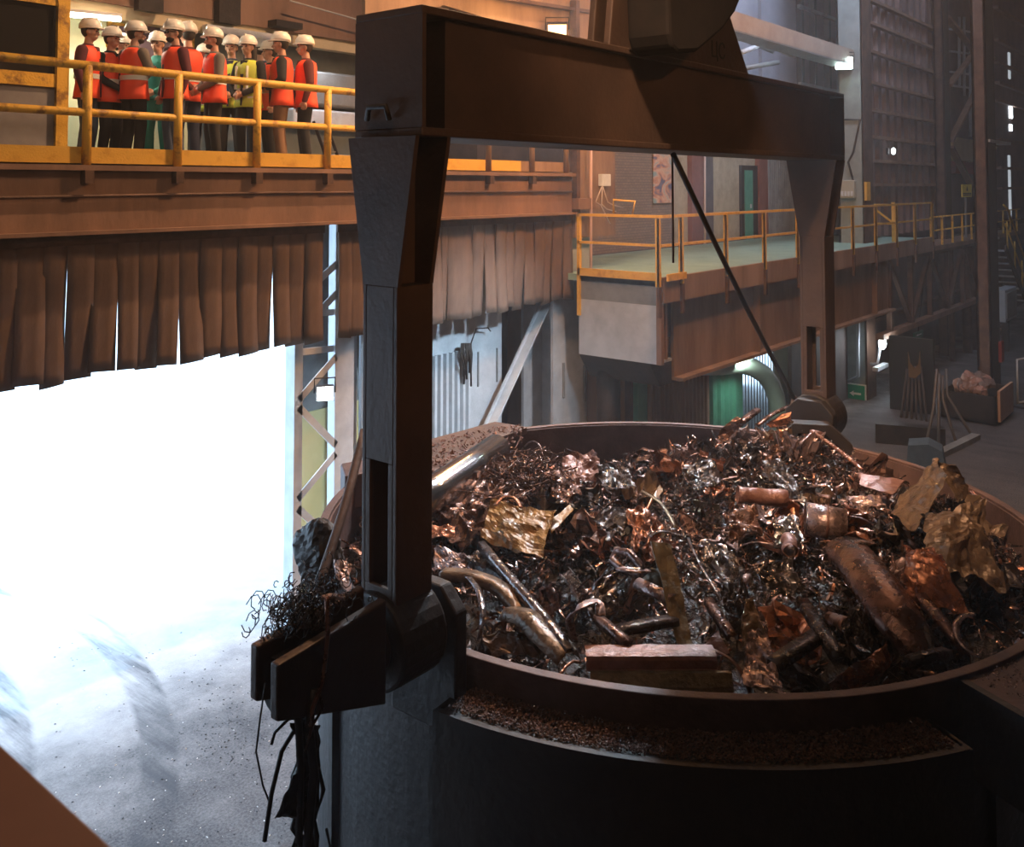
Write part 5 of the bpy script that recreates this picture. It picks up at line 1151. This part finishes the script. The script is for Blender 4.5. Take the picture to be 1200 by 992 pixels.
bpy.data.objects['sill_end_frame']['label'] = 'bent rusty end frame curling off the right end of the long sill'; bpy.data.objects['sill_end_frame']['category'] = 'scrap strip'
# tall olive blade
patch('olive_blade', [Q(762, 634, .35), Q(788, 637, .33), Q(812, 755, -.12), Q(794, 757, -.12)], S['olive'], 'tall olive blade shaped plate standing upright in the middle front of the heap', 'scrap plate', amp=.015, seed=21, n=16)
patch('blade_foot', [Q(764, 665, .15), Q(782, 668, .17), Q(790, 705, .0), Q(748, 692, -.02)], S['olive'], 'broad foot plate leaning on the left of the tall olive blade', 'scrap plate', amp=.02, seed=22, n=14)
pts = [Q(718+0, 655, .08), Q(722, 645, .12), Q(738, 648, .14), Q(752, 664, .10), Q(750, 674, .04), Q(730, 668, .03)]
o = MB().tube(pts, .03, 8, closed=True).build('crushed_ring', S['pink']); tag(center_on(o), 'crushed oval pinkish ring left of the tall olive blade', 'ring')
sweep('tube_piece', [Q(748, 686, .05), Q(790, 706, .05)], half(.05)+[(-.05, -.0)], S['pink'], 'short split tube pointing down right into the tall olive blade', 'scrap tube', smooth=2)
for i, (c4, m, lab) in enumerate([
  (((690, 684), (722, 676), (726, 686), (696, 700)), 'steel', 'flat steel scrap piece left of the crushed oval ring'),
  (((820, 640), (850, 632), (856, 650), (826, 660)), 'steel', 'bright flat scrap piece right of the tall olive blade'),
  (((752, 640), (768, 600), (776, 604), (764, 640)), 'copper', 'upright orange leaf shaped sliver behind the tall olive blade'),
  (((733, 604), (758, 592), (762, 606), (742, 628)), 'copper', 'golden curled flake in the middle of the heap'),
  (((700, 545), (738, 536), (742, 556), (712, 566)), 'dark', 'dark cubic panel piece near the back of the heap'),
  (((800, 545), (838, 536), (846, 552), (812, 562)), 'dark', 'dark triangular sheet near the back left of the swarf hump'),
  (((893, 548), (912, 538), (930, 560), (905, 580)), 'dark', 'large black bent box piece below the swarf hump'),
  (((893, 540), (925, 545), (940, 572), (912, 566)), 'dark', 'folded black cover resting on the large black box piece'),
  (((886, 530), (912, 524), (914, 536), (892, 540)), 'brown', 'brown lump plate just above the black box piece'),
  (((640, 560), (672, 546), (684, 566), (655, 580)), 'brown', 'rusty sheet at the back left of the heap'),
  (((660, 536), (700, 532), (705, 546), (668, 552)), 'rust', 'rust red sheet against the far rim'),
  (((846, 600), (885, 592), (890, 612), (852, 618)), 'brown', 'brown flat plate in the middle right of the heap'),
  (((905, 606), (932, 600), (938, 616), (910, 626)), 'steel', 'bright bent plate left of the round dented drum'),
  (((830, 655), (858, 650), (872, 690), (850, 700)), 'dark', 'dark crushed mesh like block right of the tall olive blade'),
  (((880, 668), (930, 660), (945, 678), (905, 690)), 'steel', 'crinkled silvery sheet between the dark block and the long split shell'),
  (((700, 600), (735, 590), (745, 610), (712, 622)), 'dark', 'dark folded sheet right of the yellow flap'),
  (((1000, 700), (985, 730), (1010, 742), (1022, 712)), 'dark', 'dark sheet left of the long split shell'),
]):
    q = [Q(x, y, .12+.03*(i % 3)) for x, y in c4]; q[2].z -= .1; q[3].z -= .1
    patch('scrap_plate', q, S[m], lab, 'scrap plate', amp=.05, seed=30+i, n=14)
# rings and cans
def arcring(cpx, R_, w_, a0, a1, m, lab, tilt, name='curled_band'):
    c = Q(*cpx); Rm = Matrix.Rotation(tilt, 3, er) ; pts = [c+Rm @ Vector((R_*math.cos(math.radians(a)), R_*math.sin(math.radians(a)), 0)) for a in range(a0, a1+1, 15)]
    return sweep(name, pts, [(-w_, 0), (0, .01), (w_, 0)], S[m], lab, 'scrap band', smooth=2)
arcring((862, 622, .12), .14, .03, -100, 150, 'pink', 'coppery curled band open to the left in the middle of the heap', -.5)
arcring((742, 668, .15), .10, .02, 0, 330, 'pink', 'pink washer like band lying on the crushed oval ring', -.3)
arcring((830, 560, .1), .09, .02, 0, 300, 'dark', 'dark band loop behind the middle of the heap', .4)
arcring((972, 575, .12), .17, .05, 20, 200, 'brown', 'wide brown half band right of the black box piece', -.6)
arcring((1150, 745, .05), .14, .02, 30, 200, 'pink', 'pale curved band leaning on the near right rim', .6)
o = offcut(.42, .075, .02, 3).build('dented_can', S['rust'], solid=.006); o.location = Q(893, 582, .12); o.rotation_euler = (0, .1, -.9); tag(o, 'short brown cylinder lying left of the round dented drum', 'can')
dr = Th('dented_drum', 'dented round tin with a pale lid right of the middle of the heap', 'drum', tuple(Q(955, 612, .05)))
c = Q(945, 608, .1); d1 = (Q(985, 614, .08)-c).normalized()
dr.part(MB().tube([c, c+d1*.3], [.13, .12], 20), 'shell', S['pink']); dr.part(MB().tube([c-d1*.012, c], [.115, .125], 20), 'lid', S['steel']); dr.part(MB().tube([c+d1*.14, c+d1*.16], [.132, .132], 20), 'seam', S['rust'])
o = offcut(.36, .05, .1, 7).build('pipe_piece', S['rust'], solid=.005); o.location = Q(925, 640, .1); o.rotation_euler = (.2, .1, .5); tag(o, 'rust red pipe piece below the round dented tin', 'pipe')
# long split shell on the right
sweep('split_shell', [Q(992, 648, .12), Q(1020, 682, .10), Q(1052, 728, .02), Q(1085, 775, -.15)], [(.17*math.cos(a), .12*math.sin(a)) for a in [math.pi*i/9*.95 for i in range(10)]], S['brown'], 'long half round split shell lying diagonally at the right of the heap', 'scrap shell', smooth=4)
arcring((1003, 658, .16), .0, .0, 0, 15, 'brown', '', 0) if False else None
o = sweep('shell_lip', [Q(978, 668, .02), Q(985, 645, .18), Q(1003, 634, .24), Q(1025, 636, .22)], [(-.03, 0), (.03, 0)], S['pink'], 'pinkish bent lip around the upper end of the long split shell', 'scrap strip')
sweep('ribbed_strip', [Q(1075, 690, .1), Q(1100, 720, .08), Q(1125, 750, .0), Q(1132, 775, -.12)], U(.06, .04), S['brown'], 'long folded strip right of the split shell pointing to the near rim', 'scrap strip')
sweep('ribbed_strip', [Q(1058, 700, .1), Q(1090, 745, .02), Q(1105, 785, -.12)], U(.05, .03), S['dark'], 'dark folded strip between the split shell and the right rim', 'scrap strip')
# folded panels at the right
patch('arched_panel', [Q(1043, 596, .05), Q(1098, 538, .42), Q(1112, 556, .45), Q(1068, 624, .05)], S['tan'], 'olive brown folded panel rising like an arch at the right rim', 'scrap panel', amp=.032, seed=41)
patch('arched_panel', [Q(1098, 538, .42), Q(1122, 545, .40), Q(1141, 580, .1), Q(1120, 585, .12)], S['tan'], 'right hand slope of the arched folded panel at the rim', 'scrap panel', amp=.03, seed=42)
patch('crumpled_tank', [Q(1080, 600, .38), Q(1150, 590, .35), Q(1172, 690, .0), Q(1092, 664, .16)], S['tan'], 'big crumpled brown sheet bulging below the arched panel at the right', 'scrap sheet', amp=.06, bulge=.14, seed=44, n=30)
patch('crumpled_tank', [Q(1058, 640, .25), Q(1108, 650, .30), Q(1140, 720, -.02), Q(1070, 712, .02)], S['copper'], 'crumpled coppery sheet left below the big crumpled brown sheet', 'scrap sheet', amp=.04, bulge=.12, seed=47, n=26)
patch('rust_plank', [Q(1010, 556, .15), Q(1060, 562, .15), Q(1046, 580, .08), Q(1008, 568, .1)], S['rust'], 'flat rust red plate left of the arched panel', 'scrap plate', amp=.01, seed=49)
patch('silver_flap', [Q(998, 580, .15), Q(1030, 575, .2), Q(1045, 600, .1), Q(1010, 602, .1)], S['pink'], 'creased pink silver flap below the flat rust red plate', 'scrap sheet', amp=.05, seed=50)
patch('edge_strip', [Q(1132, 576, .06), Q(1140, 574, .07), Q(1154, 592, .03), Q(1146, 595, .02)], S['copper'], 'small orange shard tucked between the arched panel and the right rim', 'scrap shard', amp=.01, seed=51, n=5)
# front pieces
patch('tan_wrapper', [Q(880, 704, .05), Q(898, 730, .0), Q(918, 812, -.15), Q(872, 808, -.15)], S['pink'], 'tall crumpled tan sheet standing at the near rim right of the sill', 'scrap sheet', amp=.03, seed=61, n=22)
patch('tan_wrapper', [Q(874, 704, .10), Q(884, 702, .10), Q(894, 742, -.02), Q(866, 762, -.08)], S['tan'], 'pointed tan sheet rising behind the tall crumpled tan sheet', 'scrap sheet', amp=.03, seed=63, n=14)
patch('copper_box', [Q(980, 790, -.05), Q(1040, 754, .0), Q(1048, 778, -.1), Q(1002, 814, -.16)], S['copper'], 'bent copper brown box panel lying at the near rim on the right', 'scrap panel', amp=.025, bulge=.04, seed=66, n=16)
patch('copper_flap', [Q(972, 800, -.12), Q(985, 788, -.04), Q(1002, 812, -.14), Q(985, 818, -.2)], S['pink'], 'small pinkish flap left of the copper box panel', 'scrap sheet', amp=.02, seed=67, n=6)
patch('blue_shard', [Q(1030, 806, -.1), Q(1040, 792, -.02), Q(1048, 812, -.14), Q(1036, 816, -.16)], S['steel'], 'small silvery shard right of the copper box panel at the near rim', 'scrap shard', amp=.01, seed=68, n=5)
patch('pyramid_chip', [Q(822, 760, -.08), Q(842, 738, .0), Q(856, 765, -.08), Q(836, 770, -.12)], S['rust'], 'small rust red chip behind the right end of the long sill', 'scrap shard', amp=.01, seed=69, n=5)
sweep('long_rod', [Q(945, 502, .15), Q(975, 522, .15), Q(1012, 552, .12)], half(.022, 5), S['copper'], 'long rusty rod running down from the far ear to the flat rust red plate', 'rod')
patch('loop_plate', [Q(940, 484, .22), Q(962, 490, .22), Q(985, 510, .05), Q(942, 512, .05)], S['copper'], 'brownish plate inside the far lifting loop of the bucket', 'scrap plate', amp=.02, seed=71, n=14)
sweep('protruding_bar', [Q(855, 503, .08), Q(888, 478, .24)], U(.07, .03), S['brown'], 'flat brown bar sticking up over the far rim left of the lifting loop', 'scrap bar', smooth=2)
sweep('protruding_bar', [Q(886, 498, .08), Q(905, 484, .18), Q(927, 474, .22)], U(.04, .02), S['brown'], 'thin brown bar leaning from the heap to the sling shackle', 'scrap bar', smooth=3)
sweep('long_thin_strip', [Q(752, 575, .15), Q(775, 590, .15), Q(792, 618, .08)], [(-.015, 0), (.015, 0)], S['olive'], 'thin curved olive strip behind the tall olive blade', 'scrap strip')
sweep('white_strip', [Q(762, 628, .35), Q(775, 622, .38), Q(800, 628, .33)], [(-.02, 0), (.02, 0)], S['steel'], 'bright strip draped over the top of the tall olive blade', 'scrap strip')
sweep('long_wire_strip', [Q(806, 630, .1), Q(820, 660, .1), Q(838, 690, .08), Q(852, 715, .0)], [(-.01, 0), (.01, 0)], S['steel'], 'long thin steel sliver right of the tall olive blade', 'scrap strip')
# more folded olive/brown pieces in the dark front
for i, (a_, b_, w_, m, lab) in enumerate([
   ((905, 775), (965, 735), .09, 'dark', 'dark channel lying in the gloomy front between tan sheet and copper box'),
   ((940, 700), (985, 770), .07, 'dark', 'dark channel sloping down behind the copper box panel'),
   ((720, 735), (790, 722), .08, 'dark', 'dark channel lying behind the long sill'),
   ((700, 720), (740, 752), .05, 'brown', 'brown channel stub behind the left half of the sill'),
   ((860, 745), (830, 700), .05, 'brown', 'brown channel rising right of the tall olive blade'),
   ((1060, 770), (1110, 760), .06, 'dark', 'dark channel tucked under the right end of the split shell')]):
    sweep('scrap_channel', [Q(*a_, .0), Q((a_[0]+b_[0])/2, (a_[1]+b_[1])/2, .04), Q(*b_, .0)], U(w_, .04), S[m], lab, 'scrap channel', smooth=3)
# debris on the ledge and trays
def bits(n, rlo, rhi, alo, ahi, z, m, lab, thick=.03):
    t = MB()
    for i in range(n):
        a = math.radians(random.uniform(alo, ahi)); r = random.uniform(rlo, rhi); p = Vector((BC.x+r*math.cos(a), BC.y+r*math.sin(a), z+random.uniform(0, thick))); R_ = rnd_rot(); s = random.uniform(.004, .013)
        t.add([p+R_ @ Vector(q) for q in ((0, 0, s*.5), (s, 0, 0), (0, s*random.uniform(.4, 1.2), 0), (-s*.8, 0, 0), (0, -s*.5, 0))], [(0, 1, 2), (0, 2, 3), (0, 3, 4), (0, 4, 1), (1, 4, 3, 2)])
    o = t.build('rust_debris', m); return tag(center_on(o), lab, 'debris', kind='stuff')
DB = mat('ledge_rust', (.05,.02,.012), (.16,.07,.045), .6, .2, 20)
bits(11000, RR+.03, 3.22, 187, 237, 3.03, DB, 'rust brown crumbs lying on the curved ledge of the bucket')
bits(260, RR+.03, 3.22, 187, 237, 3.04, S['steel'], 'bright metal crumbs glinting on the curved ledge of the bucket')
bits(1600, RR+.04, 3.85, 244, 270, RIM-.03, S['pink'], 'pinkish metal crumbs on the right hand outer tray of the bucket', .05)
sbits = MB()
for i in range(900):
    p = at_z(random.uniform(500, 612), random.uniform(497, 552), 3.28)
    u_ = (p.x-7.1)**2+(p.y-4)**2
    if not (2.3**2 < u_ < 3.0**2): continue
    s = random.uniform(.008, .03); R_ = rnd_rot(); sbits.add([p+R_ @ Vector(q) for q in ((0, 0, s*.5), (s, 0, 0), (0, s, 0), (-s, 0, 0))], [(0, 1, 2), (0, 2, 3), (0, 3, 1), (1, 3, 2)])
tag(center_on(sbits.build('rust_debris', mat('shelf_rust', (.12,.05,.03), (.2,.09,.06), .7))), 'rust red crumbs on the far left shelf of the bucket', 'debris', kind='stuff')
# things caught on the near trunnion
nt_ = MB()
for i in range(300):
    p = Vector((random.gauss(3.20, .13), random.gauss(4.02, .07), 3.72+abs(random.gauss(.0, .08)))); a = random.uniform(0, 6.28); R_ = random.uniform(.015, .05)
    nt_.tube([p+Vector((R_*math.cos(a+k*.8), R_*math.sin(a+k*.8)*.7, R_*.8*math.sin(k+a))) for k in range(6)], .0032, 5)
tag(center_on(nt_.build('wire_tangle', S['dark'])), 'dark tangled wire nest lying on the near trunnion bracket', 'wire tangle', kind='stuff')
blob = MB().ell((0, 0, 0), (.13, .22, .26), 40, 28)
for v in blob.v: v += v.normalized()*(.04*noise.noise(v*7)+.02*noise.noise(v*30))
bp_ = at_x(372, 650, 4.0)
blob.v = [v+at_y(374, 650, 5.3) for v in blob.v]; blob.sm = [False]*len(blob.sm)
tag(center_on(blob.build('scorched_drum', M['dark'])), 'black scorched rounded shell left of the bucket above the near trunnion', 'scrap shell')
patch('pink_flap', [at_y(393, 655, 4.9), at_y(415, 660, 4.8), at_y(408, 684, 4.7), at_y(392, 672, 4.8)], S['pink'], 'pinkish flap hanging between the black shell and the near leg', 'scrap sheet', amp=.02, seed=81, n=6)
sweep('copper_ribbon', [at_y(400, 632, 4.6), at_y(412, 640, 4.6), at_y(424, 650, 4.5)], [(-.015, 0), (.015, 0)], S['copper'], 'small bright copper ribbon left of the near leg', 'scrap strip')
sweep('leaning_bar', [at_y(427, 505, 5.2), at_y(402, 600, 4.9), at_y(372, 690, 4.7)], half(.03, 6), M['rust'], 'thin dark bar leaning from the near leg down to the black shell', 'bar')
sweep('pink_shard', [at_y(400, 702, 3.9), at_y(388, 700, 3.9), at_y(375, 703, 3.9)], [(-.03, 0), (0, .02), (.03, 0)], S['pink'], 'pale shard lying on the near trunnion bracket', 'scrap strip')
# wires hanging below the bracket
for i, (pp, r_, m, lab) in enumerate([
   (((383, 700), (384, 745), (378, 800), (366, 830), (364, 850)), .012, S['copper'], 'copper coloured wire running down over the near trunnion bracket'),
   (((311, 800), (305, 840), (300, 880), (308, 920), (318, 945)), .005, M['dark'], 'thinnest dark wire dangling at the far left below the trunnion bracket'),
   (((352, 806), (348, 850), (330, 880), (318, 930), (310, 985)), .012, M['dark'], 'thick dark wire hanging left below the trunnion bracket'),
   (((360, 808), (356, 840), (338, 842), (322, 858), (318, 872)), .008, S['dark'], 'kinked dark wire hooking left below the trunnion bracket'),
   (((345, 808), (350, 850), (352, 900), (350, 985)), .020, M['dark'], 'straight dark cable hanging below the trunnion bracket'),
   (((368, 806), (362, 850), (368, 905), (360, 990)), .024, M['dark'], 'thickest dark cable hanging right below the trunnion bracket'),
   (((374, 806), (378, 830), (366, 850), (358, 880)), .008, S['brown'], 'brown curled wire close to the bucket shell below the bracket')]):
    tag(center_on(MB().tube([at_y(x, y, 3.77 if i == 0 else 3.95-.03*i) for x, y in pp], r_, 7).build('hanging_wire', m)), lab, 'wire')
for c4, sd_, lab in ((((345, 845), (375, 850), (372, 900), (352, 895)), 91, 'black torn rag like sheet hanging highest among the wires below the bracket'), (((338, 905), (372, 900), (368, 960), (318, 955)), 92, 'black torn sheet hanging lowest among the wires below the bracket')):
    patch('hanging_sheet', [at_y(x, y, 3.85) for x, y in c4], M['dark'], lab, 'scrap sheet', amp=.03, seed=sd_, n=16)
hm2 = MB()
for i in range(60):
    p = at_y(random.gauss(360, 7), random.uniform(830, 1000), 3.9+random.uniform(-.06, .06)); L = random.uniform(.08, .3)
    hm2.tube([p, p+Vector((random.uniform(-.06, .05), random.uniform(-.03, .03), -L*.5)), p+Vector((random.uniform(-.05, .05), 0, -L))], [random.uniform(.004, .012), random.uniform(.006, .02), .002], 5)
tag(center_on(hm2.build('hanging_swarf', M['dark'])), 'dark ragged swarf hanging in a thick strand below the trunnion bracket', 'swarf', kind='stuff')
# litter on the floor under the doorway
for (n_, m_, lab, sz) in ((420, mat('black_crumb', (.01,.01,.012), None, .6), 'black crumbs scattered over the bright floor left of the bucket', .03), (150, mat('white_litter', (.8,.8,.8), None, .5), 'small pale litter scattered over the floor at the lower left', .03)):
    t = MB()
    for i in range(n_):
        p = at_z(random.gauss(270, 40) if n_ > 200 and i < 260 else random.uniform(60, 340), random.gauss(850, 35) if n_ > 200 and i < 260 else random.uniform(720, 1000), 0.004); s_ = random.uniform(.2, 1)*sz*.55; R_ = Matrix.Rotation(random.uniform(0, 6.3), 3, 'Z')
        t.add([p+R_ @ Vector(q) for q in ((0, 0, s_*.5), (s_, 0, 0), (0, s_*.6, 0), (-s_, 0, 0), (0, -s_*.5, 0))], [(0, 1, 2), (0, 2, 3), (0, 3, 4), (0, 4, 1), (1, 4, 3, 2)])
    tag(center_on(t.build('floor_litter', m_)), lab, 'litter', kind='stuff')
# near ledge at the lower left corner of the view
a1, a2 = at_z(-60, 815, 5.2), at_z(180, 1035, 5.2)
dv = (a2-a1).normalized(); nv = Vector((-dv.y, dv.x, 0)); 
if nv.dot(at_z(0, 985, 5.2)-a1) < 0: nv = -nv
tag(center_on(MB().prism([(-1.2, 0), (1.2, 0), (1.2, .6), (-1.2, .6)], (a1+a2)/2-Vector((0, 0, .06)), dv, nv, (0, 0, .06)).build('near_ledge', mat('red_brown_ledge', (.16,.06,.04), (.19,.075,.05), .6), bevel=.005)), 'blurred red brown steel ledge at the lower left corner close by', 'ledge')
